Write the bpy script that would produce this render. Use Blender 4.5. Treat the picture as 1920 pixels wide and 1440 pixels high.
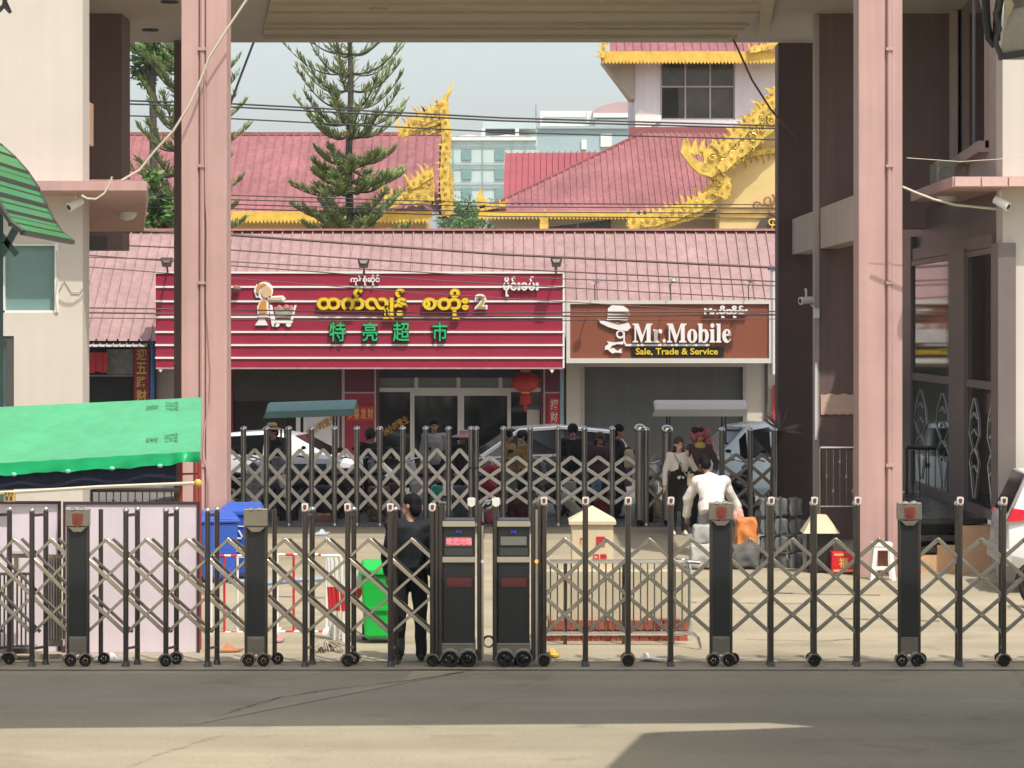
import bpy, math, random
from mathutils import Vector, Matrix
S = bpy.context.scene
COL = S.collection
for o in list(bpy.data.objects):
    bpy.data.objects.remove(o)
rnd = random.Random(11)
PI = math.pi
# ---------------------------------------------------------------- camera, sky, sun, exposure
F, CH, HX, HY = 5300.0, 3.4, 960.0, 615.0        # focal length in photo pixels, eye height, vanishing point
cam_d = bpy.data.cameras.new('camera')
cam = bpy.data.objects.new('camera', cam_d); COL.objects.link(cam); S.camera = cam
cam.location = (0, 0, CH); cam.rotation_euler = (PI/2, 0, 0)
cam_d.sensor_width = 36; cam_d.lens = 36*F/1920; cam_d.shift_y = -105/1920
cam_d.clip_start = .5; cam_d.clip_end = 3000
SUN = Vector((-.3, .5, -1)).normalized()         # direction the sunlight travels
W = bpy.data.worlds.new('World'); S.world = W; W.use_nodes = True
nt = W.node_tree
sky = nt.nodes.new('ShaderNodeTexSky'); sky.sky_type = 'NISHITA'; sky.sun_disc = False
sky.sun_elevation = math.asin(-SUN.z); sky.sun_rotation = math.atan2(-SUN.x, -SUN.y)
sky.air_density = 1.3; sky.dust_density = 5.5; sky.ozone_density = 1.0; sky.altitude = 0
bg = nt.nodes['Background']; bg.inputs[1].default_value = .14
# pale haze that brightens the sky towards the horizon
tcw = nt.nodes.new('ShaderNodeTexCoord'); sep = nt.nodes.new('ShaderNodeSeparateXYZ'); nt.links.new(tcw.outputs['Generated'], sep.inputs[0])
mrw = nt.nodes.new('ShaderNodeMapRange'); mrw.inputs[1].default_value = -.05; mrw.inputs[2].default_value = .75; mrw.inputs[3].default_value = 1; mrw.inputs[4].default_value = .12; mrw.interpolation_type = 'SMOOTHSTEP'
nt.links.new(sep.outputs[2], mrw.inputs[0])
bg2 = nt.nodes.new('ShaderNodeBackground'); bg2.inputs[0].default_value = (.86, .95, 1, 1)
mlt = nt.nodes.new('ShaderNodeMath'); mlt.operation = 'MULTIPLY'; mlt.inputs[1].default_value = .47; nt.links.new(mrw.outputs[0], mlt.inputs[0]); nt.links.new(mlt.outputs[0], bg2.inputs[1])
addw = nt.nodes.new('ShaderNodeAddShader'); nt.links.new(sky.outputs[0], bg.inputs[0])
nt.links.new(bg.outputs[0], addw.inputs[0]); nt.links.new(bg2.outputs[0], addw.inputs[1]); nt.links.new(addw.outputs[0], nt.nodes['World Output'].inputs[0])
sl = bpy.data.lights.new('sun', 'SUN'); sl.energy = 3.7; sl.angle = math.radians(.5); sl.color = (1, .95, .87)
so = bpy.data.objects.new('sun', sl); COL.objects.link(so)
so.rotation_euler = SUN.to_track_quat('-Z', 'Y').to_euler(); so.location = (15, -25, 50)
vs = S.view_settings
vs.view_transform = 'Standard'; vs.look = 'None'; vs.exposure = .11; vs.gamma = 1; vs.use_curve_mapping = False
S.cycles.max_bounces = 6; S.cycles.use_denoising = True
# ---------------------------------------------------------------- helpers
def X(px, D): return (px-HX)*D/F
def Z(py, D): return CH-(py-HY)*D/F
def P(px, py, D): return Vector((X(px, D), D, Z(py, D)))
def GD(py): return CH*F/(py-HY)                  # distance of a ground point seen at height py
def G(px, py):
    d = GD(py); return Vector((X(px, d), d, 0))

MATS = {}
def M(name, col=None, rough=.6, metal=0., var=.12, scale=2., bump=0., bscale=40., streak=0., emit=0., trans=0., coat=0., spec=.5):
    if name in MATS: return MATS[name]
    m = bpy.data.materials.new(name); m.use_nodes = True; MATS[name] = m
    t = m.node_tree; n = t.nodes; b = n['Principled BSDF']; L = t.links
    b.inputs['Roughness'].default_value = rough; b.inputs['Metallic'].default_value = metal
    b.inputs['Specular IOR Level'].default_value = spec
    if coat: b.inputs['Coat Weight'].default_value = coat; b.inputs['Coat Roughness'].default_value = .08
    if trans: b.inputs['Transmission Weight'].default_value = trans
    c4 = (*col, 1)
    tc = n.new('ShaderNodeTexCoord')
    if var > 0:
        nz = n.new('ShaderNodeTexNoise'); nz.inputs['Scale'].default_value = scale; nz.inputs['Detail'].default_value = 7; nz.inputs['Roughness'].default_value = .65
        L.new(tc.outputs['Object'], nz.inputs['Vector'])
        rp = n.new('ShaderNodeValToRGB')
        rp.color_ramp.elements[0].position = .3; rp.color_ramp.elements[1].position = .72
        rp.color_ramp.elements[0].color = (*[max(0, c*(1-var)) for c in col], 1)
        rp.color_ramp.elements[1].color = (*[min(1, c*(1+var*.8)) for c in col], 1)
        L.new(nz.outputs[0], rp.inputs[0]); out = rp.outputs[0]
        if streak > 0:
            mp = n.new('ShaderNodeMapping'); mp.inputs['Scale'].default_value = (6, 6, .25)
            L.new(tc.outputs['Object'], mp.inputs[0])
            n2 = n.new('ShaderNodeTexNoise'); n2.inputs['Scale'].default_value = 1.2; n2.inputs['Detail'].default_value = 6
            L.new(mp.outputs[0], n2.inputs['Vector'])
            r2 = n.new('ShaderNodeValToRGB'); r2.color_ramp.elements[0].position = .38; r2.color_ramp.elements[1].position = .6
            r2.color_ramp.elements[0].color = (1-streak, 1-streak, 1-streak*1.1, 1); r2.color_ramp.elements[1].color = (1, 1, 1, 1)
            L.new(n2.outputs[0], r2.inputs[0])
            mx = n.new('ShaderNodeMix'); mx.data_type = 'RGBA'; mx.blend_type = 'MULTIPLY'; mx.inputs[0].default_value = 1
            L.new(out, mx.inputs[6]); L.new(r2.outputs[0], mx.inputs[7]); out = mx.outputs[2]
        L.new(out, b.inputs['Base Color'])
        if metal == 0:
            mr = n.new('ShaderNodeMapRange'); mr.inputs[3].default_value = max(.02, rough-.08); mr.inputs[4].default_value = min(1, rough+.1)
            L.new(nz.outputs[0], mr.inputs[0]); L.new(mr.outputs[0], b.inputs['Roughness'])
    else:
        b.inputs['Base Color'].default_value = c4
    if emit:
        b.inputs['Emission Color'].default_value = c4; b.inputs['Emission Strength'].default_value = emit
    if bump:
        nb = n.new('ShaderNodeTexNoise'); nb.inputs['Scale'].default_value = bscale; nb.inputs['Detail'].default_value = 5
        L.new(tc.outputs['Object'], nb.inputs['Vector'])
        bp = n.new('ShaderNodeBump'); bp.inputs['Strength'].default_value = bump; bp.inputs['Distance'].default_value = .02
        L.new(nb.outputs[0], bp.inputs['Height']); L.new(bp.outputs[0], b.inputs['Normal'])
    return m

def root_off(o):
    v = Vector((0, 0, 0))
    while o is not None:
        v += o.location; o = o.parent
    return v

class MB:
    def __init__(s): s.v, s.f, s.sm, s.mi, s.cur = [], [], [], [], 0
    def add(s, vs, fs, smooth=False):
        k = len(s.v); s.v += [Vector(v) for v in vs]
        for f in fs:
            s.f.append([k+i for i in f]); s.sm.append(smooth); s.mi.append(s.cur)
        return s
    def quad(s, *p): return s.add(p, [range(len(p))])
    def hexa(s, p):  # 8 points: bottom 4 ccw, top 4 ccw
        return s.add(p, [(3, 2, 1, 0), (4, 5, 6, 7), (0, 1, 5, 4), (1, 2, 6, 5), (2, 3, 7, 6), (3, 0, 4, 7)])
    def box(s, x0, x1, y0, y1, z0, z1):
        if x0 > x1: x0, x1 = x1, x0
        if y0 > y1: y0, y1 = y1, y0
        if z0 > z1: z0, z1 = z1, z0
        return s.hexa([(x0, y0, z0), (x1, y0, z0), (x1, y1, z0), (x0, y1, z0), (x0, y0, z1), (x1, y0, z1), (x1, y1, z1), (x0, y1, z1)])
    def pbox(s, a, b, c, d, D, th):  # photo-pixel rectangle x a..b, y c..d on plane D, going th metres back
        return s.box(X(a, D), X(b, D), D, D+th, Z(d, D), Z(c, D))
    def bar(s, p0, p1, w, h, up=(0, 0, 1)):
        p0, p1 = Vector(p0), Vector(p1); d = (p1-p0).normalized(); u = Vector(up)
        if abs(d.dot(u)) > .97: u = Vector((0, 1, 0))
        r = d.cross(u).normalized()*w/2; q = r.cross(d).normalized()*h/2
        return s.hexa([p0-r-q, p0+r-q, p1+r-q, p1-r-q, p0-r+q, p0+r+q, p1+r+q, p1-r+q])
    def cyl(s, p0, p1, r0, r1=None, n=12, smooth=True):
        r1 = r0 if r1 is None else r1
        p0, p1 = Vector(p0), Vector(p1); d = (p1-p0).normalized()
        a = d.orthogonal().normalized(); b = d.cross(a); vs = []
        for p, r in ((p0, r0), (p1, r1)):
            vs += [p+a*r*math.cos(2*PI*i/n)+b*r*math.sin(2*PI*i/n) for i in range(n)]
        k = len(s.v); s.v += vs
        for i in range(n):
            j = (i+1) % n; s.f.append([k+i, k+j, k+n+j, k+n+i]); s.sm.append(smooth); s.mi.append(s.cur)
        s.f.append([k+i for i in reversed(range(n))]); s.f.append([k+n+i for i in range(n)]); s.sm += [False]*2; s.mi += [s.cur]*2
        return s
    def tube(s, pts, r, n=6, closed=False):
        pts = [Vector(p) for p in pts]; m = len(pts); rs = r if isinstance(r, (list, tuple)) else [r]*m
        k = len(s.v); prev = None
        for i, p in enumerate(pts):
            d = (pts[(i+1) % m] if (closed or i < m-1) else p)-(pts[i-1] if (closed or i > 0) else p)
            if d.length < 1e-9: d = Vector((0, 0, 1))
            d.normalize()
            a = (prev-d*prev.dot(d)) if prev is not None else d.orthogonal()
            if a.length < 1e-6: a = d.orthogonal()
            a.normalize(); prev = a; b = d.cross(a)
            s.v += [p+(a*math.cos(2*PI*q/n)+b*math.sin(2*PI*q/n))*rs[i] for q in range(n)]
        for i in range(m if closed else m-1):
            i2 = (i+1) % m
            for q in range(n):
                q2 = (q+1) % n; s.f.append([k+i*n+q, k+i*n+q2, k+i2*n+q2, k+i2*n+q]); s.sm.append(True); s.mi.append(s.cur)
        if not closed:
            s.f.append([k+q for q in reversed(range(n))]); s.f.append([k+(m-1)*n+q for q in range(n)]); s.sm += [False]*2; s.mi += [s.cur]*2
        return s
    def prism(s, poly, y0, y1):  # polygon in (x,z), from y0 back to y1
        n = len(poly)
        ar = sum(poly[i][0]*poly[(i+1) % n][1]-poly[(i+1) % n][0]*poly[i][1] for i in range(n))
        if ar < 0: poly = poly[::-1]
        vs = [(x, y0, z) for x, z in poly]+[(x, y1, z) for x, z in poly]
        return s.add(vs, [list(range(n)), [n+i for i in reversed(range(n))]]+[(i, n+i, n+(i+1) % n, (i+1) % n) for i in range(n)])
    def ppoly(s, pts, D, th): return s.prism([(X(a, D), Z(b, D)) for a, b in pts], D, D+th)
    def slab(s, poly, z0, z1):  # polygon in (x,y)
        n = len(poly)
        ar = sum(poly[i][0]*poly[(i+1) % n][1]-poly[(i+1) % n][0]*poly[i][1] for i in range(n))
        if ar < 0: poly = poly[::-1]
        vs = [(x, y, z0) for x, y in poly]+[(x, y, z1) for x, y in poly]
        return s.add(vs, [[i for i in reversed(range(n))], [n+i for i in range(n)]]+[(i, (i+1) % n, n+(i+1) % n, n+i) for i in range(n)])
    def ell(s, c, r, nu=14, nv=9):
        c = Vector(c); r = (r, r, r) if not isinstance(r, (tuple, list)) else r; k = len(s.v)
        s.v.append(c+Vector((0, 0, -r[2])))
        for j in range(1, nv):
            t = -PI/2+PI*j/nv
            s.v += [c+Vector((r[0]*math.cos(t)*math.cos(2*PI*i/nu), r[1]*math.cos(t)*math.sin(2*PI*i/nu), r[2]*math.sin(t))) for i in range(nu)]
        s.v.append(c+Vector((0, 0, r[2]))); e = len(s.v)-1; fs = []
        for i in range(nu):
            i2 = (i+1) % nu; fs.append([k, k+1+i2, k+1+i]); fs.append([e, e-nu+i, e-nu+i2])
            for j in range(nv-2): fs.append([k+1+j*nu+i, k+1+j*nu+i2, k+1+(j+1)*nu+i2, k+1+(j+1)*nu+i])
        s.f += fs; s.sm += [True]*len(fs); s.mi += [s.cur]*len(fs); return s
    def lathe(s, prof, c=(0, 0, 0), n=20):
        c = Vector(c); k = len(s.v); m = len(prof)
        for r, z in prof: s.v += [c+Vector((r*math.cos(2*PI*i/n), r*math.sin(2*PI*i/n), z)) for i in range(n)]
        for j in range(m-1):
            for i in range(n):
                i2 = (i+1) % n; s.f.append([k+j*n+i, k+j*n+i2, k+(j+1)*n+i2, k+(j+1)*n+i]); s.sm.append(True); s.mi.append(s.cur)
        s.f.append([k+i for i in reversed(range(n))]); s.f.append([k+(m-1)*n+i for i in range(n)]); s.sm += [False]*2; s.mi += [s.cur]*2
        return s
    def torus(s, c, R, r, axis='Y', n=20, m=8):
        pts = []
        for i in range(n):
            a = 2*PI*i/n; u, w = R*math.cos(a), R*math.sin(a)
            pts.append(Vector(c)+Vector({'Y': (u, 0, w), 'Z': (u, w, 0), 'X': (0, u, w)}[axis]))
        return s.tube(pts, r, m, closed=True)
    def capsule(s, p0, p1, r0, r1, n=10):
        p0, p1 = Vector(p0), Vector(p1); d = p1-p0; l = max(d.length, 1e-5); d = d/l; pts, rs = [], []
        for a in (-80, -50, -20): pts.append(p0+d*r0*math.sin(math.radians(a))); rs.append(r0*math.cos(math.radians(a)))
        for a in (20, 50, 80): pts.append(p1+d*r1*math.sin(math.radians(a))); rs.append(r1*math.cos(math.radians(a)))
        return s.tube(pts, rs, n)
    def loft(s, secs, lat, n=14):  # secs: (centre, half-width, half-depth); lat: lateral axis; closed body
        lat = Vector(lat).normalized(); k = len(s.v); m = len(secs)
        for i, (c, a, b) in enumerate(secs):
            c = Vector(c); d = (Vector(secs[min(i+1, m-1)][0])-Vector(secs[max(i-1, 0)][0])).normalized()
            fw = d.cross(lat).normalized(); l2 = fw.cross(d)
            s.v += [c+l2*a*math.cos(2*PI*q/n)+fw*b*math.sin(2*PI*q/n) for q in range(n)]
        for i in range(m-1):
            for q in range(n):
                q2 = (q+1) % n; s.f.append([k+i*n+q, k+i*n+q2, k+(i+1)*n+q2, k+(i+1)*n+q]); s.sm.append(True); s.mi.append(s.cur)
        s.f.append([k+q for q in reversed(range(n))]); s.f.append([k+(m-1)*n+q for q in range(n)]); s.sm += [True]*2; s.mi += [s.cur]*2
        return s
    def text(s, body, x0, x1, z0, z1, y, depth=.03, bold=0., rot=0.):
        c = bpy.data.curves.new('t', 'FONT'); c.body = body; c.size = 1; c.extrude = .5; c.offset = bold; c.resolution_u = 3
        o = bpy.data.objects.new('t', c); COL.objects.link(o)
        me = bpy.data.meshes.new_from_object(o.evaluated_get(bpy.context.evaluated_depsgraph_get()))
        vs = [v.co.copy() for v in me.vertices]; fs = [list(p.vertices) for p in me.polygons]
        bpy.data.objects.remove(o); bpy.data.curves.remove(c); bpy.data.meshes.remove(me)
        if not vs: return s
        a0 = min(v.x for v in vs); a1 = max(v.x for v in vs); b0 = min(v.y for v in vs); b1 = max(v.y for v in vs)
        cx, cz = (x0+x1)/2, (z0+z1)/2; ca, sa = math.cos(rot), math.sin(rot); out = []
        for v in vs:
            u = (v.x-(a0+a1)/2)/(a1-a0)*(x1-x0); w = (v.y-(b0+b1)/2)/(b1-b0)*(z1-z0)
            out.append((cx+u*ca-w*sa, y-(v.z+.5)*depth, cz+u*sa+w*ca))
        return s.add(out, fs)
    def ptext(s, body, a, b, c, d, D, depth=.03, bold=0., rot=0.):
        return s.text(body, X(a, D), X(b, D), Z(d, D), Z(c, D), D, depth, bold, rot)
    def rotz(s, a, c=(0, 0, 0)):
        m = Matrix.Translation(c) @ Matrix.Rotation(a, 4, 'Z') @ Matrix.Translation(-Vector(c)); s.v = [m @ v for v in s.v]; return s
    def mesh(s, off=Vector((0, 0, 0)), name='m'):
        me = bpy.data.meshes.new(name); me.from_pydata([v-off for v in s.v], [], s.f)
        me.polygons.foreach_set('use_smooth', s.sm); me.polygons.foreach_set('material_index', s.mi)
        me.update()
        if any(s.sm): me.set_sharp_from_angle(angle=math.radians(42))
        return me
    def build(s, name, mat, parent=None, bevel=0., voxel=0., smooth=4, origin=None, noise=0.):
        off = root_off(parent) if parent is not None else Vector(origin or (0, 0, 0))
        me = s.mesh(off, name)
        if voxel: me = remesh(me, voxel, smooth, name)
        if noise:
            for v in me.vertices:
                c = v.co; v.co = c+Vector((math.sin(c.y*23+c.z*31), math.sin(c.x*29+c.z*17), math.sin(c.x*27+c.y*19)))*noise
        for m in (mat if isinstance(mat, (list, tuple)) else [mat]): me.materials.append(m)
        o = bpy.data.objects.new(name, me); COL.objects.link(o); o.parent = parent
        if parent is None: o.location = off
        if bevel:
            b = o.modifiers.new('b', 'BEVEL'); b.width = bevel; b.segments = 2; b.limit_method = 'ANGLE'
        return o

def remesh(me, size, it, name):
    o = bpy.data.objects.new('tmp', me); COL.objects.link(o)
    r = o.modifiers.new('r', 'REMESH'); r.mode = 'VOXEL'; r.voxel_size = size; r.use_smooth_shade = True
    if it:
        q = o.modifiers.new('s', 'SMOOTH'); q.factor = .5; q.iterations = it
    m2 = bpy.data.meshes.new_from_object(o.evaluated_get(bpy.context.evaluated_depsgraph_get())); m2.name = name
    bpy.data.objects.remove(o); bpy.data.meshes.remove(me)
    m2.materials.clear()
    m2.polygons.foreach_set('use_smooth', [True]*len(m2.polygons))
    return m2

def tag(o, label, cat, group=None, kind=None):
    o['label'] = label; o['category'] = cat
    if group: o['group'] = group
    if kind: o['kind'] = kind
    return o
def thing(name, label, cat, loc=(0, 0, 0), group=None):
    o = bpy.data.objects.new(name, None); COL.objects.link(o); o.location = loc; o.empty_display_size = .2
    return tag(o, label, cat, group)
def struct(o): o['kind'] = 'structure'; return o
def dup(root, loc, rz=0., label=None, sc=None):
    def cp(o, par):
        c = o.copy(); COL.objects.link(c); c.parent = par
        for ch in [q for q in bpy.data.objects if q.parent == o]: cp(ch, c)
        return c
    r = cp(root, None); r.location = loc; r.rotation_euler = (0, 0, rz)
    if label: r['label'] = label
    if sc: r.scale = (sc,)*3
    return r
def recolor(root, old, new):
    for o in [q for q in bpy.data.objects if q.parent == root or (q.parent and q.parent.parent == root)]:
        if o.type == 'MESH' and any(m == old for m in o.data.materials):
            o.data = o.data.copy()
            for i, m in enumerate(o.data.materials):
                if m == old: o.data.materials[i] = new

# ---------------------------------------------------------------- materials
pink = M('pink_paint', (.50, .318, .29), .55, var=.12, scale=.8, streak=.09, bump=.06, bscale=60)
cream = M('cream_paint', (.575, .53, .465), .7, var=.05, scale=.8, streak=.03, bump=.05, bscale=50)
wallgrey = M('shade_toned_render', (.19, .125, .115), .75, var=.1, streak=.12)  # shade of the inner walls and pillars put into a darker colour
ceil_m = M('ceiling_paint', (.49, .46, .40), .8, var=.08, scale=.7)
tray_m = M('ceiling_panel', (.48, .435, .32), .7, var=.1, scale=1)
steel = M('stainless_steel', (.36, .34, .30), .2, 1., var=.08, scale=3)
steel_l = M('bright_steel', (.50, .475, .41), .2, 1., var=.1, scale=5)
steel_d = M('dark_steel', (.034, .026, .022), .3, 0., var=.1, scale=3, coat=.8)  # on the stainless gate posts this base colour holds their dark reflections
chrome = M('chrome', (.8, .8, .78), .12, 1., var=.05)
blackp = M('black_panel', (.018, .02, .02), .35, var=.2, scale=3)
black = M('black_plastic', (.012, .012, .013), .5, var=.2)
rubber = M('rubber', (.015, .015, .015), .8, var=.2, bump=.2)
white = M('white_paint', (.80, .79, .76), .5, var=.04)
whitem = M('white_enamel', (.75, .75, .73), .35, var=.05, streak=.05)
grey = M('grey_paint', (.30, .30, .29), .6, var=.1)
dgrey = M('dark_grey', (.07, .07, .068), .6, var=.2)
gold = M('gold_paint', (.72, .50, .10), .42, .12, var=.45, scale=4, bump=.5, bscale=9)
goldtrim = M('gold_trim', (.72, .47, .08), .45, .1, var=.2, scale=4)
yellowwall = M('pale_yellow_wall', (.66, .50, .22), .75, var=.08)
roofred = M('temple_roof_red', (.32, .128, .134), .55, var=.22, scale=.6, streak=.22)
roofpink = M('faded_pink_roof', (.355, .228, .222), .6, var=.16, scale=.7, streak=.16)
signred = M('sign_red', (.31, .020, .050), .45, var=.08, scale=1)
doorred = M('dark_red', (.13, .02, .035), .5, var=.1)
posterred = M('poster_red', (.55, .03, .045), .5, var=.1)
brown = M('sign_brown', (.235, .075, .04), .45, var=.06)
glassd = M('dark_glass', (.012, .016, .015), .06, var=0, spec=.8)
glasst = M('teal_glass', (.16, .27, .25), .1, var=.1, scale=1.5)
interior = M('unlit_interior', (.02, .019, .018), .8, var=.4, scale=2)  # near-black sheet colour stands in for unlit rooms behind openings
shutter = M('grey_shutter', (.15, .155, .15), .5, var=.1, streak=.1)
green = M('green_plastic', (.01, .50, .06), .4, var=.1)
blue = M('blue_plastic', (.03, .10, .46), .4, var=.1)
navy = M('navy_cloth', (.008, .013, .04), .7, var=.15)
tarp = M('green_tarp', (.085, .41, .20), .45, var=.12, scale=1.0, streak=.08, bump=.5, bscale=5)
tarpd = M('green_tarp_edge', (.0, .36, .12), .3, var=.1)
darkgreen = M('tarp_print', (.05, .16, .07), .6, var=.1)
palepink = M('pale_board', (.78, .68, .74), .5, var=.06, scale=.9, streak=.05)
maroon = M('maroon_frame', (.06, .028, .032), .5, var=.1)
redp = M('red_paint', (.62, .02, .03), .45, var=.1)
redframe = M('red_oxide', (.33, .05, .04), .6, var=.15)
beige = M('beige_stone', (.64, .54, .36), .7, var=.08, scale=3, bump=.1)
sand = M('sandstone', (.62, .39, .23), .7, var=.2, scale=2.5, bump=.2)
brick = M('red_brick', (.36, .09, .06), .75, var=.25, scale=5)
skin = M('skin', (.42, .235, .16), .55, var=.08)
skin2 = M('pale_skin', (.62, .40, .31), .55, var=.06)
hairm = M('black_hair', (.006, .005, .005), .75, var=.3, scale=20, spec=.2)
brownhair = M('brown_hair', (.05, .025, .012), .5, var=.3, scale=20)
cl_black = M('black_cloth', (.011, .011, .012), .85, var=.3, scale=8)
cl_navy = M('navy_uniform', (.005, .007, .012), .8, var=.3, scale=6)
cl_white = M('white_cloth', (.74, .70, .65), .85, var=.05, scale=6, bump=.9, bscale=7)
cl_grey = M('grey_cloth', (.28, .28, .28), .85, var=.1)
cl_mustard = M('mustard_cloth', (.38, .24, .07), .85, var=.3, scale=9)
cl_khaki = M('khaki_cloth', (.38, .32, .20), .85, var=.1)
cl_pink = M('pink_cloth', (.44, .12, .17), .8, var=.95, scale=11)
cl_brown = M('brown_cloth', (.085, .045, .045), .85, var=.2)
straw = M('straw', (.46, .34, .15), .8, var=.2, scale=12)
bark = M('tree_bark', (.075, .065, .055), .9, var=.3, scale=8, bump=.4)
needle = M('conifer_needles', (.19, .25, .085), .6, var=.45, scale=3)
leafm = M('broad_leaves', (.075, .17, .03), .5, var=.4, scale=2)
wood = M('pallet_wood', (.25, .15, .08), .8, var=.3, scale=5)
wirem = M('black_cable', (.025, .025, .027), .6, var=.1)
wirew = M('pale_cable', (.52, .47, .36), .6, var=.1)
sackg = M('grey_sacking', (.13, .135, .135), .8, var=.2, scale=5, bump=.25, bscale=25)
orange = M('orange_sack', (.66, .23, .06), .65, var=.35, scale=6, bump=.2)
teal = M('teal_canvas', (.17, .30, .29), .7, var=.12)
carwhite = M('car_white', (.78, .79, .79), .22, var=.03, coat=.6)
carsilver = M('car_silver', (.52, .54, .57), .25, .5, var=.05, coat=.6)
carblue = M('car_pale_blue', (.62, .74, .79), .25, var=.03, coat=.6)
carglass = M('car_glass', (.008, .009, .010), .08, var=0, spec=.35)
tail = M('tail_lamp', (.60, .012, .03), .15, var=.3, scale=12)

def pieces(name, mat, parent, rects, D, th=.15):
    for a, b, c, d in rects: MB().pbox(a, b, c, d, D, th).build(name, mat, parent)
# ================================================================ SETTING: ground
g = MB(); g.add([(-400, -60, 0), (400, -60, 0), (400, 700, 0), (-400, 700, 0)], [(0, 1, 2, 3)])
gm = M('concrete_ground', (.405, .352, .248), .85, var=.13, scale=.55, bump=.25, bscale=18)
def ground_nodes(m):
    t = m.node_tree; n = t.nodes; L = t.links; b = n['Principled BSDF']
    tc = n.new('ShaderNodeTexCoord'); mp = n.new('ShaderNodeMapping'); mp.inputs['Scale'].default_value = (.12, 1.1, 1)
    L.new(tc.outputs['Object'], mp.inputs[0])
    nz = n.new('ShaderNodeTexNoise'); nz.inputs['Scale'].default_value = 1; nz.inputs['Detail'].default_value = 8; L.new(mp.outputs[0], nz.inputs['Vector'])
    r = n.new('ShaderNodeValToRGB'); r.color_ramp.elements[0].position = .35; r.color_ramp.elements[1].position = .62
    r.color_ramp.elements[0].color = (.84, .83, .81, 1); r.color_ramp.elements[1].color = (1, 1, 1, 1); L.new(nz.outputs[0], r.inputs[0])
    # grit, oil spots and dull stains
    g1 = n.new('ShaderNodeTexNoise'); g1.inputs['Scale'].default_value = 26; g1.inputs['Detail'].default_value = 9; g1.inputs['Roughness'].default_value = .75; L.new(tc.outputs['Object'], g1.inputs['Vector'])
    q1 = n.new('ShaderNodeValToRGB'); q1.color_ramp.elements[0].position = .3; q1.color_ramp.elements[1].position = .7; q1.color_ramp.elements[0].color = (.78, .78, .77, 1); q1.color_ramp.elements[1].color = (1.1, 1.1, 1.09, 1); L.new(g1.outputs[0], q1.inputs[0])
    g2 = n.new('ShaderNodeTexNoise'); g2.inputs['Scale'].default_value = .9; g2.inputs['Detail'].default_value = 6; g2.inputs['Distortion'].default_value = .6; L.new(tc.outputs['Object'], g2.inputs['Vector'])
    q2 = n.new('ShaderNodeValToRGB'); q2.color_ramp.elements[0].position = .60; q2.color_ramp.elements[1].position = .70; q2.color_ramp.elements[0].color = (1, 1, 1, 1); q2.color_ramp.elements[1].color = (.80, .79, .77, 1); L.new(g2.outputs[0], q2.inputs[0])
    ma = n.new('ShaderNodeMix'); ma.data_type = 'RGBA'; ma.blend_type = 'MULTIPLY'; ma.inputs[0].default_value = 1; L.new(q1.outputs[0], ma.inputs[6]); L.new(q2.outputs[0], ma.inputs[7])
    mc = n.new('ShaderNodeMix'); mc.data_type = 'RGBA'; mc.blend_type = 'MULTIPLY'; mc.inputs[0].default_value = 1; L.new(b.inputs['Base Color'].links[0].from_socket, mc.inputs[6]); L.new(ma.outputs[2], mc.inputs[7]); L.new(mc.outputs[2], b.inputs['Base Color'])
    src = b.inputs['Base Color'].links[0].from_socket
    mx = n.new('ShaderNodeMix'); mx.data_type = 'RGBA'; mx.blend_type = 'MULTIPLY'; mx.inputs[0].default_value = 1
    L.new(src, mx.inputs[6]); L.new(r.outputs[0], mx.inputs[7]); L.new(mx.outputs[2], b.inputs['Base Color'])
ground_nodes(gm)
struct(g.build('ground', gm))
rd = MB(); rd.add([(-60, 48.3, .004), (60, 48.3, .004), (60, 61.5, .004), (-60, 61.5, .004)], [(0, 1, 2, 3)])
struct(rd.build('road', M('street_asphalt', (.16, .15, .135), .85, var=.2, scale=1.2, bump=.3)))
rl = MB(); rl.add([(-14, 28.02, .004), (14, 28.02, .004), (14, 28.12, .004), (-14, 28.12, .004)], [(0, 1, 2, 3)])
rl.add([(-14, 28.75, .004), (14, 28.75, .004), (14, 28.79, .004), (-14, 28.79, .004)], [(0, 1, 2, 3)])
struct(rl.build('ground_track', M('track_steel', (.14, .13, .12), .6, var=.3, scale=4)))
pa = MB(); pts = [G(370, 1358), G(640, 1305), G(890, 1256), G(780, 1256), G(750, 1279), G(530, 1306), G(410, 1343), G(350, 1358)]
pa.add([(p.x, p.y, .004) for p in pts], [range(len(pts))])
struct(pa.build('ground_patch', M('patch_concrete', (.40, .345, .235), .85, var=.15, scale=.8, bump=.3, bscale=18)))
ck = MB()
def crack(px, w):
    p = []
    for (a, b), (c, d) in zip(px, px[1:]):
        for k in range(5): p.append(G(a+(c-a)*k/5, b+(d-b)*k/5)+Vector((rnd.uniform(-.02, .02), rnd.uniform(-.05, .05), 0)))
    for q, r in zip(p, p[1:]):
        ww = w*rnd.uniform(.3, 1.3)
        ck.add([(q.x-.02, q.y-ww, .008), (r.x+.02, r.y-ww, .008), (r.x+.02, r.y+ww, .008), (q.x-.02, q.y+ww, .008)], [(0, 1, 2, 3)])
crack([(405, 1345), (480, 1322), (530, 1307), (640, 1292), (750, 1279), (890, 1257)], .018)
crack([(245, 1440), (300, 1415), (350, 1400), (430, 1375)], .007)
crack([(1900, 1250), (1917, 1275), (1945, 1310)], .05)
crack([(1000, 1095), (1300, 1130), (1560, 1133)], .02); crack([(1370, 1198), (1520, 1203), (1640, 1198)], .012); crack([(1580, 1160), (1800, 1166)], .03)
crack([(1430, 1112), (1700, 1118)], .04); crack([(480, 1118), (640, 1122)], .03); crack([(1400, 1230), (1560, 1233)], .01)
struct(ck.build('ground_crack', M('crack_dirt', (.17, .15, .12), .9, var=.4)))

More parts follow.
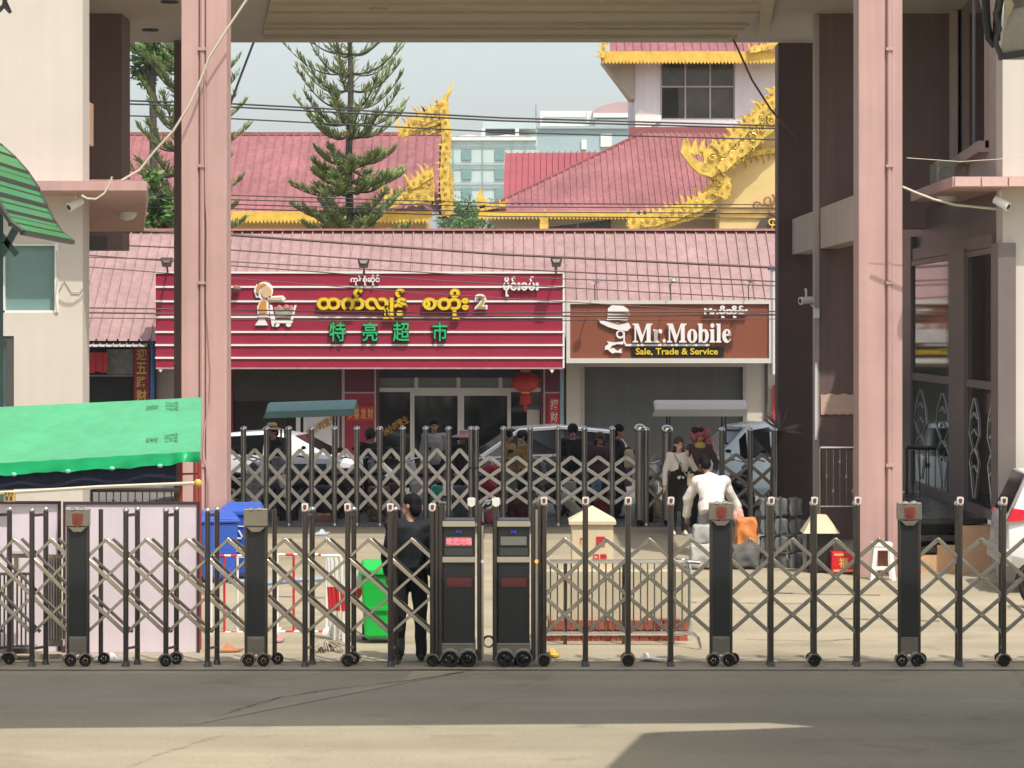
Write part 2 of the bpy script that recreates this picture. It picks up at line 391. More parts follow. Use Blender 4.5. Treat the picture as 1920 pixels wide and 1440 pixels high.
# ================================================================ thin haze in the air over the whole place
hz = MB(); hz.box(-330, 330, -8, 345, -1, 30)
hm_ = bpy.data.materials.new('haze_air'); hm_.use_nodes = True; hn = hm_.node_tree; hn.nodes.remove(hn.nodes['Principled BSDF'])
pv = hn.nodes.new('ShaderNodeVolumePrincipled'); pv.inputs['Color'].default_value = (.93, .96, 1, 1); pv.inputs['Density'].default_value = .00028; pv.inputs['Anisotropy'].default_value = .2
hn.links.new(pv.outputs[0], hn.nodes['Material Output'].inputs['Volume'])
ho = hz.build('haze', hm_); ho['kind'] = 'stuff'

# ================================================================ unseen canopy inferred from its shadow; outline traced back from the ground shade
sh = [(-16, 28.7), (16, 28.72), (16, 12), (-.6, 12)]+[(G(a, b).x, G(a, b).y) for a, b in ((1160, 1440), (1222, 1379), (1262, 1376), (1400, 1372), (1568, 1365.5), (1440, 1355.5), (960, 1358.5), (0, 1366))]+[(-16, 23.4)]
ZR = 7.3
poly = [(x+.3*ZR, y-.5*ZR) for x, y in sh]
t = thing('shadow_canopy', 'unseen flat canopy roof above the picture, outlined to shade the ground at the sliding gates', 'canopy', (0, 22, 0))
MB().slab(poly, ZR, ZR+.25).build('roof', M('canopy_sheet', (.34, .32, .29), .7, var=.1), t)
for x in (-11, 11):
    for y in (10, 22): MB().cyl((x, y, 0), (x, y, ZR), .16).build('column', grey, t)
# hanging old awning in the corner
t = thing('awning', 'battered pale sheet-metal awning edge with dark torn rim hanging in the top corner', 'awning', (4.3, 22, 5.5))
D = 22
MB().hexa([P(1872, 112, D), P(1990, 112, D), P(1990, 108, D+1.2), P(1878, 108, D+1.2), P(1892, 20, D), P(1990, -5, D), P(1990, -40, D+1.2), P(1884, -40, D+1.2)]).build('sheet', M('old_sheet', (.46, .43, .36), .6, var=.25, scale=4), t)
mb = MB(); mb.tube([P(1870+4*math.sin(i*1.9), 112-(112+60)*i/12, D-.03) if i else P(1880, 112, D-.03) for i in range(13)], .022, 6)
mb.bar(P(1872, 107, D-.02), P(1990, 88, D-.02), .05, .05); mb.build('rim', dgrey, t)
mb = MB(); mb.tube([P(1842, -60, D), P(1848, -10, D), P(1850, 40, D), P(1855, 72, D), P(1862, 84, D), P(1868, 74, D), P(1870, 30, D), P(1884, -60, D)], .032, 8); mb.build('drainpipe', black, t)
mb = MB(); mb.quad(P(1828, -30, D+.05), P(1840, 15, D+.05), P(1853, 62, D+.05), P(1858, 30, D+.05), P(1854, -30, D+.05)); mb.quad(P(1886, -30, D-.05), P(1902, 10, D-.05), P(1894, 28, D-.05), P(1884, 40, D-.05))
mb.build('plastic_sheet', M('torn_plastic', (.55, .48, .3), .35, var=.3, scale=9), t)
t = thing('bracket', 'small dark forked bracket poking into the upper corner above the cream wall', 'bracket', P(-30, 0, 22))
mb = MB(); mb.tube([P(-60, 40, 22), P(0, 18, 22), P(9, 8, 22), P(8, -60, 22)], .02, 6); mb.tube([P(9, 8, 22), P(20, 24, 22)], [.03, .015], 6); mb.build('rod', dgrey, t)

# ================================================================ portal: pillars, roof, tie beam
t = PORTAL = thing('entrance_portal', 'tall pink-painted entrance portal with two front pillars and a flat panelled ceiling', 'gateway', (0, 44, 0))
def pillar(x0, x1, D, dep, z1, mat):
    mb = MB(); mb.box(x0, x1, D, D+dep, 0, z1)
    return mb.build('pillar', mat, t, bevel=.012)
zc = 8.45
a, b = X(340, 38.7), X(425, 38.7)
fl = MB(); fl.box(a, X(372, 38.7), 38.7, 39.3, 0, 10.2); fl.box(X(372, 38.7), X(386, 38.7), 38.74, 39.3, 0, 10.2); fl.box(X(386, 38.7), b, 38.7, 39.3, 0, 10.2)
fl = fl.build('pillar', pink, t, bevel=.008)
a, b = X(1610, 38.7), X(1692, 38.7)
fr = MB(); fr.box(a, X(1659, 38.7), 38.7, 39.3, 0, 10.2); fr.box(X(1659, 38.7), X(1672, 38.7), 38.75, 39.3, 0, 10.2); fr.box(X(1672, 38.7), b, 38.7, 39.3, 0, 10.2)
fr = fr.build('pillar', pink, t, bevel=.008)
for px in (379, 1668):
    mb = MB(); mb.cyl((X(px, 38.7), 38.72, .1), (X(px, 38.7), 38.72, 10), .035, n=8)
    for zz in (1.5, 4, 5.6, 7.2): mb.box(X(px, 38.7)-.05, X(px, 38.7)+.05, 38.67, 38.73, zz, zz+.04)
    mb.build('drainpipe', pink, t)
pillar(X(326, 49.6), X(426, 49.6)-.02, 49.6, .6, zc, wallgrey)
pillar(X(1459, 50), X(1532, 50), 50, .6, zc, M('deep_shade_pillar', (.095, .06, .057), .6, var=.1, streak=.1))  # pink pillar's deep shade is put into this darker colour
# wall between the mid pillars and the gatehouse
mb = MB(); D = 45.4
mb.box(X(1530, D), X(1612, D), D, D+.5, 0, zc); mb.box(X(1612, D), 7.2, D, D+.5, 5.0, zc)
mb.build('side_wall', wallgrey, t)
MB().box(X(1529, D)-.012, X(1536, D), D-.02, D+.3, 0, zc-.01).build('corner_strip', M('strip_paint', (.42, .37, .33), .7, var=.1), t)
mb = MB(); mb.box(4.95, 5.25, 39.32, D-.01, Z(445, 40.3)-.02, Z(362, 40.3)); mb.box(4.95, 5.25, D+.51, 49.98, 4.70, 5.32)
mb.build('tie_beam', M('beam_paint', (.52, .42, .36), .7, var=.08, streak=.1), t)
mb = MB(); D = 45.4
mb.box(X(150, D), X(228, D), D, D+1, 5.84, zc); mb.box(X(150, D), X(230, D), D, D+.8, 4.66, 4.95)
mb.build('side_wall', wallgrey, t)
MB().box(X(165, D), X(201, D), D-.03, D-.005, 4.66, 4.88).build('recess_panel', dgrey, t)
MB().box(-8.6, 9, 42.5, 50.0, zc, zc+1.1).build('roof', ceil_m, t)
MB().box(-4.6, -3.9, 39.3, 42.5, 9.2, 10.2).build('roof_beam', pink, t); MB().box(4.75, 5.35, 39.3, 42.5, 9.2, 10.2).build('roof_beam', pink, t)
mb = MB(); zt = 8.39
mb.slab([(-3.62, 42.55), (3.98, 42.55), (X(1380, 48.3), 48.3), (X(492, 48.7), 48.7)], zt, zc-.004); mb.build('ceiling_panel', tray_m, t)
mb = MB()
for k, (d0, w, h) in enumerate(((48.15, .10, .06), (47.0, .05, .04), (46.2, .12, .05), (44.6, .05, .04), (43.4, .12, .05))):
    q = (d0-42.55)/6; mb.box(-3.62-.68*q+.02, 3.95-.12*q, d0, d0+w, zt-h, zt-.002)
mb.slab([(3.75, 42.6), (3.97, 42.6), (4.39-.02-.02, 48.1), (4.2, 48.1)], zt-.04, zt-.003)
mb.build('ceiling_moulding', tray_m, t)
mb = MB()
for px, py in ((282, 55), (318, 2), (710, 8), (1092, 36)):
    d = (zc-CH)*F/(HY-py); z_ = zc if px < 400 else zt
    o = MB().cyl((X(px, d), d, z_-.03), (X(px, d), d, z_-.003), .14, n=16).cyl((X(px, d), d, z_-.035), (X(px, d), d, z_-.031), .10, n=16).build('downlight', dgrey if px < 400 else tray_m, t)
# paper notice on the wall beside the pillar
t = thing('notice', 'pale pink paper notice with faint handwriting pasted on the sunlit wall beside the pink pillar', 'notice', P(1575, 757, 45.39))
D = 45.39; mb = MB(); n_ = 14
for i in range(n_):
    a0, a1 = 1539+71*i/n_, 1539+71*(i+1)/n_
    mb.quad(P(a0, 777+math.sin(i*2.1), D-.012), P(a1, 777+math.sin(i*2.1+2.1), D-.012), P(a1, 739+1.5*math.sin(i*1.3+1.3), D-.012), P(a0, 739+1.5*math.sin(i*1.3), D-.012))
mb.build('paper', M('pink_paper', (.72, .48, .38), .8, var=.05), t)
mb = MB(); mb.ptext('ကြိုဆိုပါသည်', 1548, 1606, 747, 759, D-.015, .003); mb.ptext('လမ်းဝင်', 1560, 1600, 763, 772, D-.015, .003); mb.build('lettering', M('faint_ink', (.80, .66, .56), .8, var=0), t)

# ================================================================ gatehouses
D = 38.2
t = thing('gatehouse', 'cream gatehouse with teal window, behind the green tarp stall', 'building', (-8, D, 0))
xe = X(155, D)
mb = MB(); wz0, wz1, wx0, wx1 = Z(586, D), Z(455, D), X(4, D), X(107, D)
dx1, dz1 = X(26, D), Z(630, D)
mb.box(-13, wx0, D, D+.6, dz1, 11); mb.box(wx0, wx1, D, D+.6, wz1, 11); mb.box(wx0, wx1, D, D+.6, dz1, wz0); mb.box(wx1, xe, D, D+.6, 0, 11)
mb.box(dx1, wx1, D, D+.6, 0, dz1); mb.box(-13, -7.9, D, D+.6, 0, dz1)
mb.build('wall', cream, t)
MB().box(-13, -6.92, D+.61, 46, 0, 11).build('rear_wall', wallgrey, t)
MB().box(xe-.3, xe+.006, D+.58, D+.95, Z(266, D), Z(185, D)).build('sunlit_strip', M('sunlit_ochre', (.5, .34, .22), .7, var=.1), t)  # ochre block stands in for a strip of sunlight on this side
w_ = MB().box(wx0, wx1, D+.12, D+.16, wz0, wz1).build('window', glasst, t)
mb = MB(); mb.box(wx0-.02, wx0+.03, D+.03, D+.12, wz0, wz1); mb.box(wx1-.03, wx1+.02, D-.02, D+.12, wz0, wz1); mb.box(wx0, wx1, D+.03, D+.12, wz1-.04, wz1); mb.box(wx0, wx1, D+.03, D+.12, wz0, wz0+.03); mb.build('frame', whitem, w_)
d_ = MB().box(-7.9, dx1-.1, D+.15, D+.2, 0, dz1-.06).build('door', glasst, t)
mb = MB(); mb.box(dx1-.1, dx1, D+.02, D+.25, 0, dz1); mb.box(-7.9, dx1-.1, D+.02, D+.25, dz1-.06, dz1); mb.build('frame', dgrey, d_)
# ledge with raked underside
d0, z0 = 37.6, Z(357, 37.6)
A = [(-13, d0, z0), (X(275, d0), d0, z0), (-5.5, 42.2, 4.84), (-6.9, 42.2, 4.84), (-13, d0, Z(339, d0)), (X(275, d0), d0, Z(339, d0)), (-5.42, 42.2, 5.34), (-6.9, 42.2, 5.34)]
MB().hexa([Vector(p) for p in A]).build('canopy_ledge', pink, t)
MB().lathe([(.02, -.10), (.11, -.07), (.15, 0), (.15, .03)], (-5.45, 40.0, 5.02), 18).build('ledge_lamp', whitem, t)
# pipes
mb = MB(); mb.tube([P(106, 470, D-.02), P(108, 520, D-.02), P(104, 560, D-.02), P(107, 586, D-.02)], .012, 5); mb.tube([P(110, 545, D-.02), P(122, 525, D-.02), P(135, 547, D-.02), P(150, 548, D-.02), P(155, 540, D-.02)], .008, 5); mb.build('cable', wirew, t)

def cctv(px, py, D, label, d):
    c = P(px, py, D); t = thing('security_camera', label, 'camera', c, 'wall cameras of the gatehouses')
    dv = Vector(d).normalized()
    MB().cyl(c-dv*.10, c+dv*.09, .055, .06, 14).cyl(c+dv*.09, c+dv*.12, .062, .062, 14).build('housing', white, t)
    MB().cyl(c+dv*.121, c+dv*.126, .04, .04, 12).build('lens', black, t)
    MB().tube([c+Vector((0, .02, .04)), c+Vector((.0, .05, .16)), c+Vector((0, .14, .18))], .018, 6).build('bracket', whitem, t)
cctv(142, 382, 37.95, 'white bullet camera on the cream gatehouse wall just under its pink ledge', (-.7, -.6, -.45))
cctv(1877, 380, 37.9, 'white bullet camera hanging from the brick-edged ledge over the glass doors', (.75, -.5, -.5))
cctv(1512, 563, 45.2, 'white camera on an arm beside the dark shaded pillar', (-.9, -.5, -.1))
t = thing('junction_box', 'white junction box with thin conduit on the edge of the dark pillar', 'junction box', P(1531, 590, 45.3))
D = 45.33; MB().pbox(1526, 1537, 578, 597, D, .05).build('box', white, t, bevel=.01); mb = MB(); mb.pbox(1528, 1533, 680, 825, D, .03); mb.cyl(P(1520, 571, D), P(1530, 580, D), .012, n=6); mb.build('conduit', whitem, t)

D = 38.2
t = thing('gatehouse', 'white-fronted gatehouse with tall reflecting glass doors and upper window, behind the white SUV', 'building', (8, D, 0))
xe, xb = X(1880, D), 7.11
def sw(y): return xe+(xb-xe)*(y-D)/(45.4-D)      # the side wall runs back on a slight skew
def yof(px):                                       # where a picture column meets the side wall
    k = (xb-xe)/(45.4-D); return (xe-k*D)/((px-HX)/F-k)
mb = MB(); mb.box(xe, 14, D, D+.5, 0, 11); mb.build('wall', cream, t)
ya, yb = yof(1852), yof(1796)
def swall(mb, y0, y1, z0, z1, off=0., th=.3): mb.hexa([Vector(p) for p in [(sw(y0)+off, y0, z0), (sw(y0)+off+th, y0, z0), (sw(y1)+off+th, y1, z0), (sw(y1)+off, y1, z0), (sw(y0)+off, y0, z1), (sw(y0)+off+th, y0, z1), (sw(y1)+off+th, y1, z1), (sw(y1)+off, y1, z1)]])
zw0, zw1 = 3.4+350*(ya/F), zc
zl = 5.55
mb = MB(); swall(mb, D+.51, ya, zl, 8.6); swall(mb, ya, yb, zl, zw0); swall(mb, yb, 45.38, zl, 8.44); swall(mb, D+.51, 45.38, 4.55, zl-.003); mb.build('side_wall', M('side_render', (.50, .42, .36), .75, var=.08, streak=.1), t)
mb = MB(); swall(mb, ya, yb, zw0, 8.44, .03, .03); w_ = mb.build('window', glassd, t)
mb = MB(); swall(mb, ya-.15, ya, zw0-.1, 8.44, -.05, .1); swall(mb, yb, yb+.15, zw0-.1, 8.44, -.12, .2); swall(mb, ya-.15, yb+.15, zw0-.16, zw0, -.15, .25); mb.build('frame', M('window_surround', (.46, .36, .31), .7, var=.1), w_)
mb = MB(); swall(mb, (ya+yb)/2-.03, (ya+yb)/2+.03, zw0, 8.44, .01, .05); mb.build('mullion', grey, w_)
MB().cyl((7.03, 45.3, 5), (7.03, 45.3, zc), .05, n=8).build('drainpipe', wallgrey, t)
# ledge wrapping the corner, tiled edge
d0 = 37.7; lx = X(1786, d0)
mb = MB(); mb.box(lx, 14, d0, D-.003, 5.28, 5.42); mb.hexa([Vector(p) for p in [(lx, d0+.5, 5.28), (sw(D)-.003, D+.003, 5.28), (sw(42), 42, 5.28), (lx+.05, 42, 5.28), (lx, d0+.5, 5.42), (sw(D)-.003, D+.003, 5.42), (sw(42), 42, 5.42), (lx+.05, 42, 5.42)]])
led = mb.build('canopy_ledge', pink, t)
mb = MB()
for i in range(16): mb.box(lx+.03+i*.36, lx+.03+i*.36+.34, d0-.025, d0-.003, 5.29, 5.41)
mb.build('edge_tile', M('edge_tile', (.62, .42, .36), .4, var=.15, scale=3), led)
MB().lathe([(.02, -.08), (.13, -.05), (.16, 0), (.16, .01)], (6.2, 40.2, 5.265), 18).build('ledge_lamp', whitem, t)
# glass doors: the lower storey of the side is glazed, mirroring the street
gx = 6.60
y_ = lambda px: gx*F/(px-HX)
fm = M('grey_frame', (.20, .17, .16), .4, .3, var=.1); frost = M('frost', (.55, .57, .55), .6, var=.1)
for pa_, pb_ in ((1877, 1815), (1786, 1712)):
    y0, y1 = y_(pa_), y_(pb_)
    gd = MB().box(gx, gx+.05, y0, y1, .76, 4.5).build('glass_door', glassd, t)
    for z0, z1 in ((2.55, 2.66), (4.42, 4.5), (.76, .9)): MB().box(gx-.03, gx-.003, y0, y1, z0, z1).build('frame_rail', fm, gd)
    for fy in (.22, .78):
        mb = MB(); yc = y0+(y1-y0)*fy
        for s_ in (-1, 1): mb.tube([(gx-.012, yc+s_*q*(y1-y0)*.16, 1.75+z_*1.3) for q, z_ in ((.1, .5), (.8, .30), (1, .1), (.3, -.05), (.9, -.2), (.5, -.4), (.2, -.6))], .009, 4)
        for z_ in (.28, .1, -.12, -.3): mb.tube([(gx-.012, yc-.25, 1.75+z_*1.3), (gx-.012, yc, 1.83+z_*1.3), (gx-.012, yc+.25, 1.75+z_*1.3)], .012, 4)
        mb.build('glass_pattern', frost, gd)
mb = MB(); mb.box(gx-.04, gx+.2, D+.52, y_(1877)-.003, .66, 4.55); mb.build('door_post', fm, t); MB().box(gx-.06, gx+.2, y_(1815)+.003, y_(1786)-.003, .66, 4.55).build('door_post', fm, t); MB().box(gx-.04, gx+.2, y_(1712)+.003, 48.5, .66, 4.9).build('door_post', fm, t)
MB().box(gx+.055, gx+.25, D+.6, 48.4, 4.51, 5.3).box(gx-.02, gx+.05, D+.6, 48.4, 4.51, 4.7).build('door_lintel', fm, t)
# steps and plinth
mb = MB(); D = 39.25
st = [(1716, 1848, 0.0)]
mb.ppoly([(1716, 1076), (1716, 1040), (1757, 1040), (1757, 1022), (1800, 1022), (1800, 985), (1860, 985), (1860, 1076)], D, 6); mb.build('plinth', sand, t)
mb = MB()
for a, b, y in ((1712, 1757, 1036), (1712, 1800, 1014), (1712, 1862, 982)):
    zt_ = Z(y, D); mb.box(X(a, D), X(b, D) if y > 990 else 6.6, D-.02 if y > 1000 else D-.02, 45.3, zt_, zt_+.08)
mb.box(X(1712, D), X(1799, D), D+.5, 45.2, .1, Z(985, D)-.003); mb.build('step', M('black_granite', (.02, .022, .021), .25, var=.3, scale=6), t)
# air conditioner on the ledge
t = thing('air_conditioner', 'weathered grey-green air conditioner unit on the ledge below the upper window', 'air conditioner', P(1768, 345, 43))
D = 43; MB().pbox(1757, 1791, 301, 349, D, .35).build('casing', M('ac_casing', (.36, .36, .29), .6, var=.25, scale=5), t, bevel=.01)
mb = MB(); mb.torus(P(1774, 325, D-.01), .11, .012, 'Y'); [mb.bar(P(1760, y, D-.012), P(1788, y, D-.012), .006, .01) for y in range(306, 346, 5)]; mb.build('grille', grey, t)
MB().pbox(1747, 1757, 308, 349, D+.08, .2).build('side_cover', M('ac_side', (.2, .2, .17), .6), t)

# ---------------------------------------------------------------- railings on the forecourt
def railing(label, a, b, c, d, D, mat, n, depth_side=None):
    t = thing('railing', label, 'railing', (X((a+b)/2, D), D, 0), 'guard railings by the pillars')
    mb = MB(); r = .022
    mb.cyl(P(a, c, D), P(b, c, D), r*1.5, n=8); mb.cyl(P(a, d, D), P(b, d, D), r, n=8); mb.cyl(P(a, c, D), (X(a, D), D, .02), r, n=8); mb.cyl(P(b, c, D), (X(b, D), D, .02), r, n=8); mb.build('frame', mat, t)
    mb = MB()
    for i in range(1, n): q = a+(b-a)*i/n; mb.cyl(P(q, c, D), P(q, d, D), r*.45, n=6)
    for i in range(1, n): q = a+(b-a)*i/n; mb.ell(P(q, c+(d-c)*(.25+.5*((i*7) % 3)/2), D), (.022, .022, .05), 6, 5)
    mb.build('balusters', mat, t)
railing('polished steel railing in front of the sunlit wall beside the pink pillar', 1538, 1612, 840, 950, 44.6, steel_l, 6)
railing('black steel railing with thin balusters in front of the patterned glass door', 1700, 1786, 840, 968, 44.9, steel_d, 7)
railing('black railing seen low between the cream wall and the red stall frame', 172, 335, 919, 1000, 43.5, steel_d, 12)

# ---------------------------------------------------------------- curved green awning by the gatehouse
t = thing('curved_awning', 'curved awning of dark frame with translucent green panels on the cream gatehouse wall', 'awning', (-6.2, 33, 0))
prof = [(-120, 205), (-60, 232), (0, 270), (25, 292), (50, 320), (70, 350), (85, 382), (100, 412), (115, 434), (135, 449)]
Df = 34.9; pr = [(X(a, Df), Z(b, Df)) for a, b in prof]
gp = M('green_polycarbonate', (.03, .30, .08), .35, var=.25, scale=2, trans=.15)
mb = MB()
for (x0, z0), (x1, z1) in zip(pr, pr[1:]): mb.quad((x0, 31.4, z0), (x1, 31.4, z1), (x1, Df, z1), (x0, Df, z0))
mb.build('panel', gp, t)
mb = MB()
for yy in (31.4, Df): mb.tube([(x, yy, z-.02) for x, z in pr], .035, 6)
for i, (x, z) in enumerate(pr): mb.bar((x, 31.4, z-.035), (x, Df, z-.035), .07, .05)
for (x0, z0), (x1, z1) in zip(pr, pr[1:]): mb.bar(((x0+x1)/2, 31.4, (z0+z1)/2-.03), ((x0+x1)/2, Df, (z0+z1)/2-.03), .03, .03)
mb.build('frame', M('awning_frame', (.045, .05, .04), .5, var=.2), t)
mb = MB(); mb.cyl((X(0, 34.9), 34.9, 0), (X(0, 34.9), 34.9, 5.6), .04, n=8); mb.bar((X(2, 34.9), 34.9, 4.3), (X(40, 34.9), 34.9, 4.75), .05, .09); mb.bar((X(2, 34.9), 34.9, 4.55), (X(32, 34.9), 34.9, 4.3), .05, .07); mb.build('post', M('teal_frame', (.06, .12, .11), .5, var=.2), t)
# ================================================================ SHOP ROW
def corrugated(mb, x0, x1, y0, z0, y1, z1, step, h, xs=None):
    # ribbed sheet from eave (y0,z0) up to ridge (y1,z1); ribs run up the slope
    n = max(2, int(round((x1-x0)/step))); sl = Vector((0, y1-y0, z1-z0)).normalized(); nr = Vector((0, -sl.z, sl.y))
    for i in range(n):
        a = x0+(x1-x0)*i/n; w = (x1-x0)/n; pr = [(0, 0), (.74, 0), (.80, h), (.90, h), (.93, 0), (1, 0)]
        for (u0, q0), (u1, q1) in zip(pr, pr[1:]):
            mb.add([Vector((a+w*u0, y0, z0))+nr*q0, Vector((a+w*u1, y0, z0))+nr*q1, Vector((a+w*u1, y1, z1))+nr*q1, Vector((a+w*u0, y1, z1))+nr*q0], [(0, 1, 2, 3)])
D1, D2 = 61.3, 62.7                          # sign plane, shop-front plane
t = thing('shop_row', 'long low shop building under a faded pink ribbed tin roof behind the street', 'building', (-1, D2, 0))
zr, ze = Z(433, 66), 3.12
mb = MB(); corrugated(mb, -14, 6.9, 61.9, ze, 66, zr, .235, .05)
mb.add([(-14, 66.02, zr), (6.9, 66.02, zr), (6.9, 70, ze), (-14, 70, ze)], [(0, 1, 2, 3)])
roof = mb.build('roof', roofpink, t)
mb = MB(); mb.box(-14, 6.9, 65.85, 66.15, zr+.0, zr+.05)
for k in range(1, 6):
    q = k/6; y = 61.9+4.1*q; z = ze+(zr-ze)*q
    for i in range(90): x = -13.9+.235*i+.12; mb.box(x-.01, x+.01, y-.012, y+.012, z+.004, z+.02)
mb.build('roof_trim', M('roof_screws', (.42, .20, .18), .6, var=.2), roof)
mb = MB(); mb.box(-14, 6.8, D2+.3, 69.9, 0, ze); mb.build('wall', M('shop_wall', (.45, .40, .34), .8, var=.1), t)
mb = MB()
def fr(mb, a, b, c, d, D=D2, th=.15): mb.pbox(a, b, c, d, D, th)
mb = MB(); fr(mb, 432, 640, 690, 935, D2+.12, .1); mb.build('dark_opening_sheet', interior, t)
mb = MB(); fr(mb, 432, 636, 690, 752, D2+.04, .05); mb.build('shutter', M('raised_shutter', (.06, .052, .042), .6, var=.15), t)
mb = MB(); fr(mb, 555, 563, 755, 935, D2+.05, .06); fr(mb, 569, 575, 755, 935, D2+.05, .06); fr(mb, 575, 640, 760, 935, D2+.09, .02); mb.build('door_frame', whitem, t)
pieces('shop_pillar', signred, t, [(646, 702, 737, 935), (1022, 1049, 737, 935), (432, 436, 690, 935)], D2)
pieces('dark_panel', doorred, t, [(646, 702, 690, 735), (1022, 1049, 690, 735), (636, 641, 690, 935), (705, 711, 690, 935), (1014, 1019, 690, 935)], D2)
pieces('white_trim', M('dull_trim', (.45, .42, .38), .6, var=.1), t, [(641, 646, 690, 935), (702, 705, 690, 935), (1019, 1022, 690, 935), (646, 702, 735, 737.5), (1022, 1049, 735, 737.5)], D2-.01)
mb = MB(); fr(mb, 711, 1014, 690, 935, D2+.16, .1); mb.build('entrance_glass', glassd, t)
mb = MB(); fr(mb, 711, 1014, 690, 708, D2+.05, .05); mb.build('entrance_beam', M('dusty_black', (.035, .035, .032), .6), t)
mb = MB(); fr(mb, 711, 1014, 709, 726, D2+.1, .05); mb.build('transom_glass', M('grey_film', (.17, .165, .15), .3, var=.1), t)
mb = MB(); fr(mb, 711, 1014, 727, 735, D2+.04); 
for a, b in ((777, 784), (856, 863), (935, 942)): fr(mb, a, b, 708, 727, D2+.06, .06)
for a, b in ((769, 777), (858, 870), (951, 958)): fr(mb, a, b, 735, 935, D2+.05, .08)
fr(mb, 777, 951, 735, 742, D2+.06, .06); mb.build('entrance_frame', M('white_frame', (.55, .54, .50), .5, var=.06), t)
mb = MB(); fr(mb, 988, 1012, 768, 800, D2+.1, .02); mb.build('paper_sheet', M('paper', (.5, .48, .42), .8, var=.15), t)
mb = MB()
mb.ptext('24小时营业', 715, 768, 790, 806, D2+.14, .012, .02, .52); mb.build('window_lettering', M('orange_vinyl', (.52, .25, .02), .5, var=.1), t); MB().ptext('24小时营业', 572, 632, 790, 806, D2+.08, .012, .02, .5).build('window_lettering', M('orange_vinyl'), t)
# phone shop front
mb = MB(); fr(mb, 1062, 1095, 682, 935); fr(mb, 1397, 1436, 682, 935); fr(mb, 1095, 1397, 682, 688); fr(mb, 1440, 1500, 682, 935, D2+.1); mb.build('white_pilaster', M('pilaster_white', (.62, .58, .50), .7, var=.05), t)
mb = MB(); fr(mb, 1095, 1397, 688, 935, D2+.12, .03)
for i in range(60): y = 690+i*4.1; mb.pbox(1097, 1395, y, y+2.6, D2+.10, .02)
mb.build('roller_shutter', shutter, t)
pieces('shutter_rail', M('rail_grey', (.45, .44, .40), .5), t, [(1091, 1096, 690, 935), (1393, 1399, 688, 935)], D2-.03, .03)
MB().cyl(P(1437, 680, D2-.08), (X(1437, D2), D2-.08, 0), .035, n=8).build('downpipe', dgrey, t)
mb = MB(); fr(mb, 1050, 1057, 690, 935, D2-.02); mb.build('blue_edge', M('pale_blue_edge', (.30, .42, .50), .6), t)
# left neighbour
mb = MB(); fr(mb, 150, 292, 652, 935, D2+.15, .1); mb.build('dark_opening_sheet', interior, t)
mb = MB(); fr(mb, 200, 250, 655, 702, D2+.1, .03); fr(mb, 165, 250, 703, 706, D2+.06, .03); mb.build('grey_panel', M('grille_panel', (.22, .22, .21), .5, var=.3, scale=8), t)
MB().cyl(P(287, 628, D2-.2), (X(287, D2), D2-.2, 0), .05, n=8).build('blue_post', M('blue_pipe', (.05, .16, .38), .5), t)
mb = MB(); corrugated(mb, X(150, D2), X(285, D2), 61.75, Z(650, 61.75), 62.6, Z(632, 62.6), .14, .03); mb.build('porch_roof', M('porch_sheet', (.62, .62, .60), .4, .3, var=.2, scale=3), t)

def sheet(name, label, cat, px, D, mat, text, tm, rows, group=None, th=.02):
    a, b, c, d = px; t = thing(name, label, cat, P((a+b)/2, d, D), group)
    MB().pbox(a, b, c, d, D, th).build('panel', mat, t)
    mb = MB(); n = len(text); w = (b-a)
    for i, ch in enumerate(text):
        if rows: y0 = c+(d-c)*(i+.08)/n; y1 = c+(d-c)*(i+.92)/n; mb.ptext(ch, a+w*.16, b-w*.16, y0, y1, D-.004, .006, .02)
        else: x0 = a+w*(i+.1)/n; x1 = a+w*(i+.9)/n; mb.ptext(ch, x0, x1, c+(d-c)*.15, d-(d-c)*.15, D-.004, .006, .02)
    mb.build('lettering', tm, t); return t
goldink = M('gold_ink', (.66, .45, .12), .5, var=.1)
cg = 'red couplet strips on the shop fronts'
sheet('couplet', 'vertical red couplet with gold characters between the dark shop and the blue post', 'couplet', (251, 280, 652, 780), D2-.05, M('deep_red', (.30, .03, .03), .6), '迎五路财神', goldink, True, cg)
sheet('couplet', 'short red couplet with pale characters on the red pillar beside the lantern', 'couplet', (1029, 1049, 747, 840), D2-.03, posterred, '招财进宝', M('pale_ink', (.72, .62, .48), .5), True, cg)
sheet('couplet', 'narrow red couplet on the wall beyond the phone shop, half hidden by the dark pillar', 'couplet', (1449, 1470, 722, 810), D2-.03, posterred, '生意兴隆', M('pale_ink', (.72, .62, .48)) , True, cg)
sheet('poster', 'red poster with a row of gold characters on the middle red pillar', 'poster', (649, 701, 761, 790), D2-.03, posterred, '恭喜发财', goldink, False)
t = thing('banner', 'plain red cloth hung under the white porch roof', 'banner', P(183, 700, D2))
mb = MB()
for i in range(10): mb.quad(P(166+3.5*i, 698+math.sin(i)*1.5, D2-.1+.02*math.sin(i*1.7)), P(169.5+3.5*i, 698+math.sin(i+1)*1.5, D2-.1+.02*math.sin(i*1.7+1.7)), P(169.5+3.5*i, 661, D2-.1), P(166+3.5*i, 661, D2-.1))
mb.build('cloth', posterred, t)
